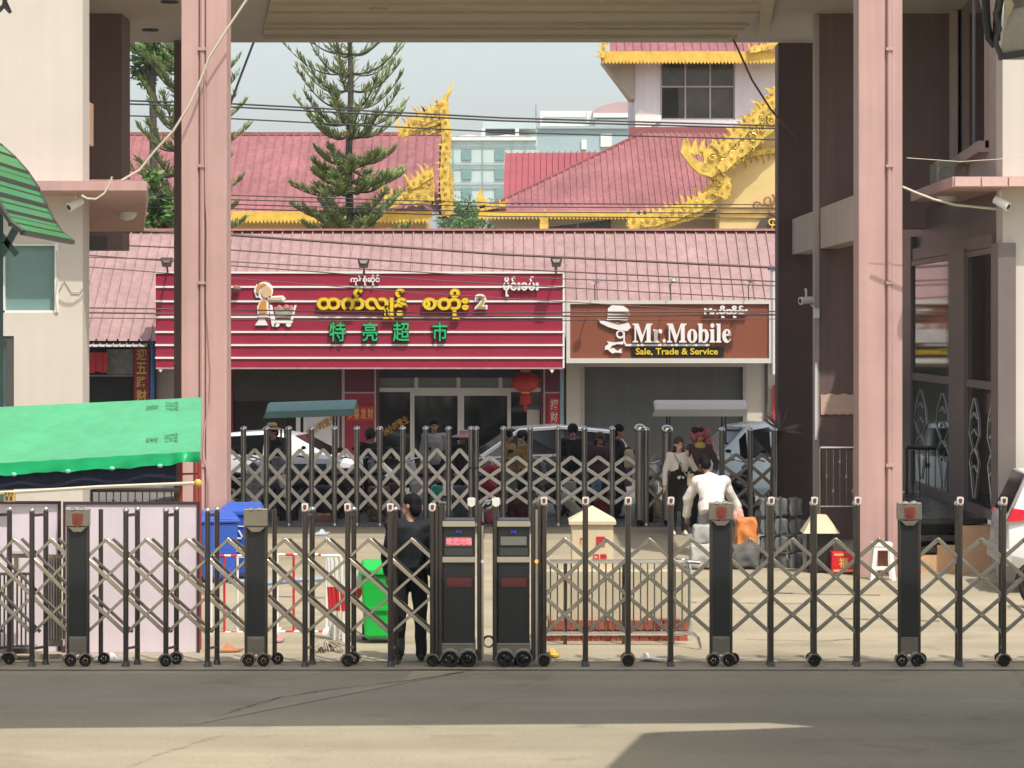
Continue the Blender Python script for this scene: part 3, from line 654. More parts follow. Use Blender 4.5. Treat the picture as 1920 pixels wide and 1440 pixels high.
# supermarket sign
t = thing('shop_sign', 'long red shop sign with white stripes, yellow Burmese lettering and green Chinese characters', 'sign', P(675, 690, D1))
D = D1
MB().pbox(292, 1057, 512, 689, D, .5).build('board', signred, t)
mb = MB()
for y in (511, 538, 565, 594.5, 622.5, 647, 671): mb.box(X(292, D)-.01, X(1057, D)+.01, D-.03, D-.002, Z(y+1.8, D), Z(y-1.8, D))
mb.box(X(1055, D), X(1058.5, D), D-.02, D+.45, Z(690, D), Z(512, D)); mb.build('stripe', white, t)
mb = MB(); mb.pbox(292, 1057, 689, 692, D-.01, .2); mb.build('bottom_edge', M('worn_edge', (.45, .28, .28), .6, var=.3, scale=4), t)
mb = MB(); mb.ppoly([(1030, 692), (1040, 692), (1035, 700)], D, .02); mb.ppoly([(296, 692), (306, 692), (301, 698)], D, .02); mb.build('paper_scrap', white, t)
yl = M('sign_yellow', (.78, .55, .03), .4, var=.06); yld = M('sign_yellow_side', (.36, .22, .02), .5)
for wd, a, b in (('ထက်လျှန့်', 595, 762), ('စတိုး', 793, 878)):
    o = MB().ptext(wd, a, b, 542, 598, D-.07, .05, .035).build('yellow_lettering', yl, t); MB().ptext(wd, a-2, b+2, 540.5, 600, D-.04, .035, .06).build('lettering_back', yld, o)
for ch, a, b in (('特', 618, 648), ('亮', 680, 708), ('超', 737, 768), ('市', 811, 839)):
    o = MB().ptext(ch, a, b, 604, 640, D-.06, .05, .01).build('green_lettering', M('sign_green', (.03, .46, .16), .4, var=.06), t)
    MB().ptext(ch, a-2, b+2, 602, 642, D-.035, .03, .055).build('lettering_back', M('sign_green_side', (.008, .05, .025), .5), o)
for wd, a, b, c, d, bo in (('2', 890, 914, 551, 580, .07), ('ကုန်စုံဆိုင်', 657, 712, 515, 535, .03), ('မိုင်းခမ်း', 943, 1010, 518, 556, .03)): MB().ptext(wd, a, b, c, d, D-.045, .04, bo).build('white_lettering', white, t)
mb = MB(); mb.ptext('2', 893, 911, 554, 577, D-.09, .02, .0); mb.build('numeral', M('dull_gold', (.50, .36, .08), .4), t)
# shopper emblem: generic figure pushing a loaded trolley
def blob(mb, cx, cy, rx, ry, D, th, n=24, a0=0, a1=2*PI): mb.ppoly([(cx+rx*math.cos(a0+(a1-a0)*i/n), cy+ry*math.sin(a0+(a1-a0)*i/n)) for i in range(n)], D, th)
em = MB(); blob(em, 496, 545, 16, 17, D-.05, .045); em.ppoly([(481, 532), (476, 545), (480, 558), (484, 558), (486, 545)], D-.05, .045)
em.ppoly([(490, 560), (500, 560), (506, 575), (503, 594), (483, 594), (482, 575)], D-.05, .045); em.ppoly([(478, 610), (502, 610), (496, 598), (486, 598)], D-.05, .045)
em.ppoly([(498, 556), (530, 554), (536, 560), (530, 566), (500, 564)], D-.05, .045)
em.ppoly([(503, 572), (510, 572), (516, 600), (545, 600), (552, 572), (556, 572), (548, 606), (518, 606), (516, 612), (510, 612)], D-.05, .045); blob(em, 519, 609, 5, 4, D-.05, .045); blob(em, 541, 609, 5, 4, D-.05, .045)
em.build('emblem', white, t)
em = MB(); blob(em, 499, 547, 10, 11, D-.07, .02); em.ppoly([(500, 558), (528, 557), (530, 563), (502, 562)], D-.068, .02); em.build('emblem_skin', M('emblem_skin', (.66, .46, .26), .5), t)
em = MB(); em.ppoly([(483, 534), (480, 548), (484, 552), (488, 538), (500, 534), (494, 531)], D-.075, .02); em.ppoly([(490, 563), (499, 563), (500, 586), (486, 588), (485, 575)], D-.075, .02); em.build('emblem_dress', M('emblem_ochre', (.60, .28, .05), .5), t)
em = MB(); em.ppoly([(514, 576), (549, 576), (546, 592), (518, 594)], D-.07, .02); em.build('emblem_trolley', M('emblem_green', (.30, .42, .28), .5, var=.4, scale=20), t)
em = MB(); blob(em, 524, 577, 5, 5, D-.085, .02); blob(em, 537, 575, 5, 4, D-.085, .02); blob(em, 546, 577, 4, 5, D-.085, .02); em.build('emblem_goods', M('emblem_pink', (.70, .25, .25), .5, var=.4, scale=20), t)
MB().ell(P(444, 541, D-.12), (.09, .09, .07), 8, 6).cyl(P(440, 546, D), P(444, 541, D-.12), .05, .09, 8).build('loudspeaker', M('brown_plastic', (.20, .12, .08), .6), t)

def flood(px, py, label):
    t = thing('floodlight', label, 'lamp', P(px, 512, D1), 'floodlights above the red sign'); c = P(px, py, D1-.55)
    MB().hexa([c+Vector(p) for p in [(-.09, -.06, -.10), (.09, -.06, -.10), (.09, .06, -.08), (-.09, .06, -.08), (-.13, -.09, .09), (.13, -.09, .09), (.13, .05, .11), (-.13, .05, .11)]]).build('housing', M('flood_housing', (.11, .07, .06), .5), t)
    MB().hexa([c+Vector(p) for p in [(-.06, -.088, .0), (.06, -.088, .0), (.06, -.078, .0), (-.06, -.078, .0), (-.09, -.098, .07), (.09, -.098, .07), (.09, -.088, .07), (-.09, -.088, .07)]]).build('lens', M('lamp_lens', (.5, .48, .45), .2), t)
    MB().tube([c+Vector((0, 0, -.1)), c+Vector((0, .15, -.2)), P(px, 512, D1)+Vector((0, -.0, .02))], .022, 6).build('bracket', dgrey, t)
flood(313, 492, 'square brown floodlight on the red sign end beside the pink front pillar')
flood(682, 494, 'square brown floodlight above the white script at the middle of the red sign')
flood(1043, 492, 'square brown floodlight at the end of the red sign next to the phone shop')
# phone shop sign
t = thing('shop_sign', 'brown phone-shop sign in a pale frame with white hat emblem and white lettering', 'sign', P(1255, 682, D1))
MB().pbox(1068, 1443, 570, 672, D, .35).build('board', brown, t)
mb = MB(); mb.pbox(1062, 1450, 563, 570, D-.05, .4); mb.pbox(1062, 1450, 672, 681, D-.05, .4); mb.pbox(1062, 1069, 570.2, 671.8, D-.05, .4); mb.pbox(1442, 1450, 570.2, 671.8, D-.05, .4); mb.build('frame', M('pale_frame', (.62, .60, .54), .45, var=.06), t)
mb = MB(); mb.ptext('𝐌𝐫.𝐌𝐨𝐛𝐢𝐥𝐞', 1186, 1371, 606, 643, D-.06, .05, .012)
mb.pbox(1172, 1331, 645, 649, D-.06, .05)
mb.ppoly([(1139, 596), (1140, 578), (1148, 572), (1168, 573), (1178, 580), (1181, 590), (1178, 596)], D-.06, .05)
mb.ppoly([(1137, 598), (1178, 598.5), (1176, 602), (1138, 600)], D-.06, .05)
mb.ppoly([(1122, 599), (1136, 602), (1170, 607), (1178, 604), (1183, 614), (1176, 621), (1160, 619), (1140, 613), (1126, 606)], D-.06, .05)
mb.torus(P(1163, 627, D-.04), .075, .022, 'Y', 18, 6)
mb.tube([P(1170, 622, D-.04), P(1170, 640, D-.04), P(1173, 647, D-.04)], .02, 5)
mb.ppoly([(1138, 640), (1152, 642), (1170, 640), (1168, 646), (1158, 645), (1148, 648), (1143, 655), (1134, 656), (1135, 649), (1141, 645)], D-.06, .05)
mb.ppoly([(1140, 656), (1150, 652), (1158, 658), (1165, 653), (1166, 662), (1154, 661), (1148, 663)], D-.06, .05)
mb.ptext('Mr.မိုဘိုင်း', 1320, 1402, 573, 596, D-.06, .05, .05); mb.build('white_lettering', white, t)
mb = MB(); mb.ppoly([(1140, 585), (1180, 587), (1180, 589.5), (1140, 587.5)], D-.066, .004); mb.ppoly([(1140, 591), (1180, 593), (1180, 594.5), (1140, 593)], D-.066, .004); mb.ppoly([(1134, 599), (1160, 606.5), (1180, 602.5), (1180, 604), (1160, 608.5), (1133, 600.5)], D-.066, .004); mb.build('hat_band', brown, t)
MB().pbox(1184, 1357, 651, 669, D-.03, .028).build('black_strip', black, t)
MB().ptext('Sale, Trade & Service', 1192, 1346, 652.5, 667, D-.035, .015, .02).build('yellow_lettering', yl, t)
for px, k in ((1120, 'by the hat emblem'), (1262, 'over the middle of the name'), (1408, 'over its corner by the lightbox')):
    q = thing('spotlight', 'small silver spotlight above the brown phone sign, '+k, 'lamp', P(px, 563, D), 'spotlights above the phone sign'); c = P(px, 527, D-.7)
    MB().ell(c, (.09, .07, .05), 10, 7).build('housing', chrome, q); MB().tube([P(px-4, 563, D), P(px-5, 535, D), P(px-1, 529, D-.3), c], .014, 5).build('arm', dgrey, q)
t = thing('lightbox', 'tall white lightbox sign standing edge-on beside the phone shop', 'sign', P(1456, 704, D1)); MB().pbox(1448, 1460, 506, 704, D-.1, .6).build('casing', whitem, t, bevel=.03); MB().pbox(1444, 1463, 500, 505.5, D-.12, .6).build('cap', M('blue_cap', (.12, .2, .34), .5), t)
# lantern
t = thing('lantern', 'red paper lantern with tassel hanging in the shop entrance', 'lantern', P(985, 735, D2-.3)); c = P(985, 716, D2-.3)
lan = M('lantern_red', (.45, .03, .025), .6, var=.1)
mb = MB()
for i in range(20):
    a0, a1 = 2*PI*i/20, 2*PI*(i+1)/20
    for j in range(10):
        t0, t1 = -PI/2+PI*j/10, -PI/2+PI*(j+1)/10; q = []
        for a, tt in ((a0, t0), (a1, t0), (a1, t1), (a0, t1)): rr = .32*math.cos(tt)*(.95+.05*abs(math.sin(a*8))); q.append(c+Vector((rr*math.cos(a), rr*math.sin(a), .23*math.sin(tt))))
        mb.quad(*q)
mb.build('shade', lan, t); MB().lathe([(.10, -.02), (.11, .0), (.10, .03)], c+Vector((0, 0, .23)), 12).lathe([(.09, -.03), (.10, 0), (.09, .02)], c-Vector((0, 0, .23)), 12).build('cap', goldtrim, t)
MB().lathe([(.13, -.26), (.12, -.05), (.05, 0)], c-Vector((0, 0, .24)), 14).cyl(c-Vector((0, 0, .5)), c-Vector((0, 0, .66)), .05, .02, 8).build('tassel', lan, t); MB().cyl(c+Vector((0, 0, .25)), c+Vector((0, 0, .42)), .01, n=5).build('hook', dgrey, t)

# ================================================================ TEMPLE HALLS
def flame(mb, base, ang, L, w, D, th, curl=.5):
    """a curved flame-shaped leaf, base at (x,z), pointing along ang"""
    l, r = [], []; n = 7; p = Vector((base[0], base[1])); a = ang
    for i in range(n+1):
        q = i/n; ww = w*(math.sin(PI*min(1, q*.8+.2))**.8)*(1-q)**.55*.5+.002
        d = Vector((math.cos(a), math.sin(a))); nn = Vector((-d.y, d.x)); l.append(p+nn*ww); r.append(p-nn*ww); p = p+d*L/n; a += curl/n*(1+q)
    mb.prism([tuple(v) for v in l]+[tuple(v) for v in reversed(r)], D, D+th)
def spiral(mb, c, R, D, turns=1.4, s=1, a0=0., r=.03):
    pts = []
    for i in range(16): q = i/15; a = a0+s*q*turns*2*PI; rr = R*(1-q*.8); pts.append((c[0]+rr*math.cos(a), D, c[1]+rr*math.sin(a)))
    mb.tube(pts, [r*(1-.5*i/15) for i in range(16)], 5)
def ornament(mb, path, wid, D, th=.2, up=1, fl=.5, dens=2.2):
    """carved band along a path of (x,z): body, curls on it, flames on its upper edge"""
    pts = [Vector(p) for p in path]; seg = []
    for a, b in zip(pts, pts[1:]):
        n = max(2, int((b-a).length/.17))
        for i in range(n): seg.append(a.lerp(b, i/n))
    seg.append(pts[-1]); L, Rr = [], []
    for i, p in enumerate(seg):
        d = (seg[min(i+1, len(seg)-1)]-seg[max(i-1, 0)]).normalized(); n = Vector((-d.y, d.x))*up; w = wid*(.92+.08*math.sin(i*1.9)); L.append(p+n*w*.5); Rr.append(p-n*w*.5)
        spiral(mb, p+n*wid*(.16 if i % 2 else -.14), wid*.17, D-.04, 1.3, 1 if i % 2 else -1, i, wid*.045)
        if i % 2 == 0:
            mb.ell((p.x, D-.02, p.y), (wid*.07, .05, wid*.07), 8, 5)
        aa = math.atan2(n.y, n.x)-.35*up
        flame(mb, tuple(p+n*wid*.40), aa, fl*(.8 if i % 3 == 0 else .5)*rnd.uniform(.85, 1.1), wid*.28, D+.03+.04*(i % 2), .06, .8*up)
        if i % 2: flame(mb, tuple(p-n*wid*.40), aa+PI, fl*.30, wid*.2, D+.05, .06, -.6)
    mb.prism([tuple(v) for v in L]+[tuple(v) for v in reversed(Rr)], D, D+th)
T1 = 85.
def p2(px, py, D): return (X(px, D), Z(py, D))
t = thing('temple_hall', 'red-roofed temple hall with gold carved gable behind the conifers', 'building', (X(600, T1), T1, 0))
mb = MB(); corrugated(mb, X(150, T1), X(828, T1), T1, Z(398, T1), T1+4.5, Z(252, T1+4.5), .28, .04); mb.box(X(150, T1), X(822, T1), T1+4.4, T1+4.7, Z(254, T1+4.5), Z(248, T1+4.5)); mb.build('roof', roofred, t)
mb = MB(); mb.pbox(150, 810, 396, 412, T1-.1, .3)
for i in range(90): flame(mb, p2(160+7.2*i, 411, T1), -PI/2, .14, .12, T1-.12, .04, .2)
mb.build('fascia', goldtrim, t)
MB().pbox(150, 798, 412, 520, T1+.8, 6).build('wall', yellowwall, t)
mb = MB(); ornament(mb, [p2(838, 405, T1), p2(833, 330, T1), p2(838, 262, T1), p2(832, 195, T1)], .30, T1-.2, .3, 1, .22); ornament(mb, [p2(845, 400, T1), p2(843, 330, T1), p2(830, 262, T1)], .16, T1+.3, .2, -1, .18)
mb.build('gable_trim', gold, t)
MB().ppoly([(822, 410), (824, 270), (834, 262), (846, 408)], T1+.05, .2).build('gable_face', M('gable_brown', (.16, .07, .05), .7, var=.2), t)
mb = MB(); mb.ppoly([(745, 249), (757, 238), (770, 233), (779, 222), (790, 219), (800, 207), (811, 205), (820, 196), (836, 190), (838, 249)], T1+.02, .12)
for k in range(26): px = rnd.uniform(762, 832); py = 246-rnd.random()*(px-750)*.55; spiral(mb, p2(px, py, T1), rnd.uniform(.06, .13), T1-.02, 1.3, rnd.choice((-1, 1)), rnd.uniform(0, 6), .022)
ornament(mb, [p2(748, 249, T1), p2(775, 240, T1), p2(800, 228, T1), p2(822, 225, T1)], .36, T1-.1, .25, 1, .7); ornament(mb, [p2(770, 238, T1), p2(800, 222, T1), p2(830, 208, T1)], .34, T1-.14, .2, 1, .4); ornament(mb, [p2(790, 222, T1), p2(815, 212, T1), p2(835, 200, T1)], .3, T1-.12, .2, 1, .45)
mb.tube([(*p2(834, 205, T1)[:1], T1, p2(834, 205, T1)[1]), (X(836, T1), T1, Z(182, T1)), (X(843, T1), T1, Z(172, T1)), (X(846, T1), T1, Z(160, T1)), (X(847, T1), T1, Z(148, T1))], [.1, .08, .06, .03, .008], 6); mb.build('roof_finial', gold, t)
mb = MB(); mb.ppoly([(722, 384), (735, 372), (750, 366), (764, 364), (772, 350), (784, 342), (790, 330), (800, 322), (812, 312), (815, 384)], T1-.3, .12)
for k in range(30): px = rnd.uniform(735, 810); py = 382-rnd.random()*(px-722)*.75; spiral(mb, p2(px, py, T1), rnd.uniform(.06, .14), T1-.34, 1.3, rnd.choice((-1, 1)), rnd.uniform(0, 6), .022)
ornament(mb, [p2(722, 380, T1-.3), p2(752, 372, T1-.3), p2(785, 368, T1-.3), p2(812, 366, T1-.3)], .42, T1-.35, .25, 1, .62, 2); ornament(mb, [p2(770, 350, T1), p2(790, 338, T1), p2(808, 325, T1)], .3, T1-.38, .2, 1, .5)
mb.build('eave_ornament', gold, t)
# main temple
T2 = 80.
t = thing('temple', 'tiered temple with white upper tower, red roofs and golden serpent gable', 'temple', (X(1250, T2), T2, 0))
mb = MB()
q = [P(897, 395, T2), P(1380, 395, T2), P(1380, 243, T2+5), P(1190, 262, T2+5)]
mb.add([P(925, 384, T2), P(1470, 384, T2), P(1470, 250, T2+5), P(1205, 250, T2+5)], [(0, 1, 2, 3)])
mb.add([P(897, 396, T2-.4), P(1470, 396, T2-.4), P(1470, 383.8, T2), P(925, 383.8, T2)], [(0, 1, 2, 3)])
def ribs(mb, a0, a1, b0, b1, n, r=.025):   # ribs between two edges, standing on the sheet
    for i in range(n+1):
        q = i/n; s_, e_ = Vector(a0).lerp(Vector(a1), q), Vector(b0).lerp(Vector(b1), q); mb.bar(s_+Vector((0, -.02, .02)), e_+Vector((0, -.02, .02)), r*1.4, r)
ribs(mb, Vector((X(1205, T2+5), T2, Z(384, T2))), P(1470, 384, T2), P(1205, 250, T2+5), Vector((X(1470, T2), T2+5, Z(250, T2+5))), 22, .03)
for i in range(1, 24):
    top = P(925, 384, T2).lerp(P(1205, 250, T2+5), i/24); mb.bar(Vector((top.x, T2-.02, Z(384, T2)+.02)), top+Vector((0, -.02, .02)), .042, .03)
mb.build('lower_roof', roofred, t)
mb = MB(); mb.add([P(945, 384, T2+2), P(1195, 300, T2+4.9), P(1195, 285, T2+6), P(948, 287, T2+6)], [(0, 1, 2, 3)]); mb.add([P(945, 384, T2+2), P(948, 287, T2+6), P(960, 287, T2+9), P(958, 384, T2+9)], [(0, 1, 2, 3)])
for i in range(22): a = i/22; mb.bar(P(945, 384, T2+2).lerp(P(1195, 300, T2+4.9), a)+Vector((0, -.02, .02)), P(948, 287, T2+6).lerp(P(1195, 283, T2+6), a)+Vector((0, -.02, .02)), .04, .03)
mb.build('rear_roof', M('temple_roof_dark', (.34, .085, .095), .5, var=.12, scale=1.5), t)
MB().bar(P(924, 384, T2-.03), P(1205, 249, T2+4.97), .09, .08).build('hip_ridge', M('ridge_red', (.27, .09, .09), .5, var=.1), t)
mb = MB(); mb.pbox(897, 1195, 396, 405, T2-.5, .3)
for i in range(42): flame(mb, p2(900+7*i, 405, T2), -PI/2, .13, .12, T2-.52, .04, .2)
mb.build('fascia', goldtrim, t)
mb = MB(); ornament(mb, [p2(900, 392, T2), p2(925, 388, T2), p2(950, 384, T2)], .16, T2-.5, .2, 1, .2); flame(mb, p2(903, 392, T2), 1.75, .62, .3, T2-.5, .12, -.3); flame(mb, p2(912, 390, T2), 1.5, .3, .2, T2-.45, .1, .6)
flame(mb, p2(1020, 432, T2-2), PI/2, .62, .3, T2-2, .12, -.1); mb.build('corner_finial', gold, t)
MB().pbox(930, 1350, 396, 520, T2+.6, 6).build('lower_wall', M('temple_cream', (.50, .45, .36), .8, var=.08), t)
MB().ppoly([(900, 406), (1180, 406), (1180, 407), (970, 432), (940, 432)], T2+.3, .2).build('soffit', M('soffit_cream', (.42, .38, .30), .8), t)
w_ = MB().pbox(1027, 1145, 408, 440, T2+.5, .15).build('window', glassd, t); mb = MB(); mb.pbox(1081, 1085, 408, 440, T2+.47, .03); mb.build('mullion', grey, w_)
# upper tower
U = T2+5.6
mb = MB(); mb.pbox(1190, 1238, 112, 300, U, 5); mb.pbox(1378, 1520, 112, 300, U, 5); mb.pbox(1238, 1378, 224, 300, U, 5); mb.box(X(1238, U), X(1378, U), U, U+.3, Z(116, U), Z(100, U)); mb.build('tower_wall', M('tower_white', (.72, .70, .72), .75, var=.04, streak=.05), t)
mb = MB(); mb.ppoly([(1191, 270), (1191, 215), (1200, 204), (1212, 212), (1240, 216), (1240, 226), (1222, 236), (1214, 256), (1204, 256), (1192, 270)], U-.08, .07); mb.build('sunlit_parapet', white, t)
mb = MB(); mb.pbox(1180, 1520, 238, 262, U-.4, .38); mb.build('tower_skirt', M('ridge_red'), t)
w_ = MB().pbox(1238, 1378, 116, 224, U+.15, .05).build('window', M('window_brown', (.075, .065, .055), .15, var=.6, scale=1.2), t)
mb = MB(); [mb.pbox(a, a+3.2, 116, 224, U+.08, .06) for a in (1238, 1283.5, 1330, 1375)]; mb.pbox(1238, 1378, 161, 164, U+.07, .06); mb.pbox(1238, 1378, 221.5, 224, U+.07, .06); mb.build('frame', M('alu_frame', (.42, .40, .38), .5), w_)
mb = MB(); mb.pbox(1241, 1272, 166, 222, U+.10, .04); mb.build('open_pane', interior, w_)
mb = MB(); mb.hexa([P(1130, 114, U-.5), P(1189.5, 114, U-.5), P(1189.5, 114, U+4), P(1150, 114, U+4), P(1127, 111, U-.55), P(1189.5, 111, U-.55), P(1189.5, 90, U+4), P(1150, 90, U+4)]); mb.ppoly([(1128, 114), (1189.5, 114), (1189.5, 186), (1182, 186)], U-.1, 1.2); mb.build('tower_soffit', M('soffit_cream'), t)
mb = MB(); mb.pbox(1127, 1500, 96, 113, U-.8, .3)
for i in range(55): flame(mb, p2(1130+6.6*i, 113, U-.8), -PI/2, .12, .12, U-.82, .04, .2)
mb.build('tower_fascia', goldtrim, t)
mb = MB(); corrugated(mb, X(1144, U-.7), X(1510, U-.7), U-.7, Z(98, U-.7), U+3, Z(0, U+3), .26, .04); mb.build('tower_roof', roofred, t)
mb = MB(); ornament(mb, [p2(1128, 108, U-.9), p2(1131, 88, U-.9), p2(1138, 70, U-.9)], .18, U-.95, .2, 1, .22); mb.build('tower_finial', gold, t); mb = MB(); ornament(mb, [p2(1405, 94, U-.9), p2(1440, 88, U-.9), p2(1475, 80, U-.9)], .2, U-.95, .2, 1, .25); mb.build('tower_finial', gold, t)
# golden gable
G1 = T2-1.5
MB().ppoly([(1345, 520), (1352, 340), (1400, 262), (1480, 200), (1560, 200), (1560, 520)], G1, 2).build('gable_wall', yellowwall, t)
mb = MB(); ornament(mb, [p2(1176, 418, G1), p2(1215, 415, G1), p2(1262, 402, G1), p2(1305, 385, G1), p2(1340, 362, G1), p2(1356, 335, G1)], .40, G1-.5, .4, 1, .36)
ornament(mb, [p2(1200, 428, G1), p2(1250, 420, G1), p2(1300, 404, G1), p2(1340, 384, G1)], .22, G1-.4, .3, 1, .2)
ornament(mb, [p2(1352, 372, G1), p2(1360, 350, G1), p2(1352, 332, G1), p2(1330, 328, G1)], .3, G1-.6, .3, 1, .3)
mb.build('lower_serpent', gold, t)
mb = MB(); ornament(mb, [p2(1318, 308, G1), p2(1350, 303, G1), p2(1385, 272, G1), p2(1420, 240, G1), p2(1470, 190, G1), p2(1540, 120, G1)], .74, G1-.65, .45, 1, .46); ornament(mb, [p2(1345, 288, G1), p2(1385, 252, G1), p2(1430, 212, G1), p2(1480, 160, G1)], .3, G1-.72, .2, 1, .3)
mb.ppoly([(1276, 285), (1282, 258), (1290, 280), (1300, 296), (1330, 312), (1352, 322), (1335, 332), (1312, 326), (1296, 312)], G1-.7, .4)
for k in range(6): flame(mb, p2(1290+k*12, 290+k*2.5, G1), 1.9-k*.12, .5, .22, G1-.6, .15, -.5)
ornament(mb, [p2(1345, 320, G1), p2(1370, 300, G1), p2(1400, 275, G1)], .3, G1-.72, .2, -1, .2)
mb.build('upper_serpent', gold, t)
mb = MB(); ornament(mb, [p2(1395, 292, G1), p2(1430, 285, G1), p2(1480, 280, G1)], .16, G1-.12, .1, -1, .4); [mb.pbox(1390, 1540, y, y+3, G1-.06, .05) for y in (280, 286)]; [mb.pbox(1300, 1540, y, y+2.2, G1-.05, .04) for y in (388, 398, 408)]; mb.build('gable_carving', gold, t)
mb = MB(); spiral(mb, p2(1418, 386, G1), .13, G1-.1, 1.2, 1, 0, .03); spiral(mb, p2(1440, 376, G1), .2, G1-.1, 1.3, -1, 1, .035); spiral(mb, p2(1450, 395, G1), .14, G1-.1, 1.2, 1, 2, .03); mb.build('scroll', M('scroll_brown', (.33, .14, .06), .6), t)
mb = MB(); mb.ppoly([(1415, 432), (1425, 415), (1445, 402), (1475, 396), (1500, 396), (1500, 432)], G1-.1, .09); mb.build('arch', M('arch_dark', (.09, .06, .04), .6), t)
mb = MB(); spiral(mb, p2(1446, 418, G1), .12, G1-.15, 1.2, 1, 0, .03); spiral(mb, p2(1452, 426, G1), .12, G1-.15, 1.2, -1, 0, .03); mb.build('arch_scroll', gold, t)

# ================================================================ FAR BUILDINGS
FD = 270.
net = M('hazed_scaffold_net', (.46, .57, .57), .9, var=.1, scale=.15); netd = M('hazed_scaffold_net_dark', (.34, .45, .47), .9, var=.1, scale=.12); nw = M('net_window', (.17, .29, .29), .8, var=.1)  # net colours paled and blued to carry the distance haze
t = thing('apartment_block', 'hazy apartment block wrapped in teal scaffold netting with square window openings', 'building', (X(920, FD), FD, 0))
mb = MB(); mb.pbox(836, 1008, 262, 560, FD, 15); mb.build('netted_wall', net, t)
for a in (866, 928):
    for y in (280, 316, 353, 390):
        w_ = MB().pbox(a, a+18, y, y+20, FD-.15, .1).build('window', nw, t)
mb = MB(); [mb.pbox(836, 1008, y, y+1.2, FD-.2, .1) for y in (272, 305, 312, 342, 349, 379, 386, 416)]; [mb.pbox(x, x+1, 262, 450, FD-.2, .1) for x in (850, 905, 960, 985)]; mb.build('scaffold', M('scaffold_grey', (.33, .42, .41), .8), t)
mb = MB(); mb.pbox(836, 1006, 256, 263, FD-.3, 15); mb.ppoly([(838, 257), (842, 248), (850, 257), (880, 252), (915, 257), (950, 252), (1003, 257)], FD-.3, 1); mb.build('parapet', M('far_white', (.72, .72, .69), .8), t)
mb = MB(); mb.pbox(905, 1005, 228, 241, FD, 10); mb.build('roof_canopy', net, t); mb = MB(); [mb.pbox(a, a+7, 241, 257, FD, 5) for a in (903, 966)]; mb.build('roof_post', MATS['far_white'], t)
FD2 = 300.
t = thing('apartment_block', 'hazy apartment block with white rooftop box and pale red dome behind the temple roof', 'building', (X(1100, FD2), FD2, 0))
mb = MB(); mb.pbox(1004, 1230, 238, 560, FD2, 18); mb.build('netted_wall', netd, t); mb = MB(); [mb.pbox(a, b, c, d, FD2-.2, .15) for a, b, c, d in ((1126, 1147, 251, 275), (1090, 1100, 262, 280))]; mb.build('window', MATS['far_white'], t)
mb = MB(); mb.pbox(1012, 1110, 208, 238, FD2+1, 12); mb.ppoly([(1100, 208), (1108, 208), (1116, 222), (1116, 238), (1100, 238)], FD2+.9, 4); mb.pbox(1112, 1200, 212, 220, FD2-.3, 3); mb.build('rooftop_box', MATS['far_white'], t)
mb = MB(); mb.pbox(1018, 1100, 219, 222, FD2+.8, .1); mb.pbox(1010, 1198, 236, 241, FD2-.4, .3); mb.build('shade_line', MATS['scaffold_grey'], t)
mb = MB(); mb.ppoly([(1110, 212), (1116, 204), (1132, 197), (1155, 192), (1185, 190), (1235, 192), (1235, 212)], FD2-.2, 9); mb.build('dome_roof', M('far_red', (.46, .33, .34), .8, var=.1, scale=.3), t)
mb = MB(); mb.cyl(P(1006, 240, FD2), P(1006, 196, FD2), .12, n=5); mb.build('mast', MATS['scaffold_grey'], t)

# ================================================================ TREES
def araucaria(label, px, D, wh, trunk_top, seed, spread=1.):
    r = random.Random(seed); x = X(px, D)
    t = thing('conifer', label, 'tree', (x, D, 0), 'tiered conifers behind the shop roof')
    top = Z(trunk_top, D)
    tr = MB(); pts = [(x+.03*math.sin(i*1.3), D, top*i/14) for i in range(15)]; tr.tube(pts, [.17-.125*i/14 for i in range(15)], 8)
    cr = MB(); K = 0
    def needle_tuft(p, d, L, w):
        a = d.orthogonal().normalized(); b = d.cross(a); e = p+d*L; m_ = p+d*L*.55+Vector((0, 0, L*.06)); k = len(cr.v)
        cr.v += [p, m_+a*w, m_+b*w, m_-a*w, m_-b*w, e]
        for q in ((0, 1, 2), (0, 2, 3), (0, 3, 4), (0, 4, 1), (5, 2, 1), (5, 3, 2), (5, 4, 3), (5, 1, 4)): cr.f.append([k+i for i in q]); cr.sm.append(False); cr.mi.append(cr.cur)
    for (py, half, rise, den) in wh:
        z = Z(py, D); R = half*D/F*spread; nb = 6; a0 = r.uniform(0, 2*PI)
        for i in range(nb):
            if r.random() < .08: continue
            a = a0+2*PI*i/nb+r.uniform(-.35, .35); RR = R*r.uniform(.62, 1.15); ca, sa = math.cos(a), math.sin(a); h = rise*D/F*r.uniform(.7, 1.25); pp = []; r2 = r.uniform(-.12, .18)
            for k in range(13):
                q = k/12; pp.append(Vector((x+ca*RR*q, D+sa*RR*q, z+h*(q**1.5)*1.25+r2*q-.14*R*math.sin(PI*q))))
            tr.tube(pp, [.034*(1-.75*k/12) for k in range(13)], 4)
            for k in range(12):
                if k < 2: continue
                n_ = int((13 if (k*3+i*5) % 5 > 2 or k > 9 else 2)*den)
                for j in range(n_):
                    p = pp[k].lerp(pp[k+1], r.random()); d = (pp[k+1]-pp[k]).normalized(); side = Vector((-sa, ca, 0))*r.choice((-1, 1))
                    dd = (d*r.uniform(.2, 1.0)+side*r.uniform(.05, 1.0)+Vector((0, 0, r.uniform(.15, 1.3)))).normalized(); needle_tuft(p, dd, r.uniform(.16, .42)*(1 if k < 10 else .75), r.uniform(.013, .026))
    tr.build('trunk', bark, t); cr.build('crown', needle, t)
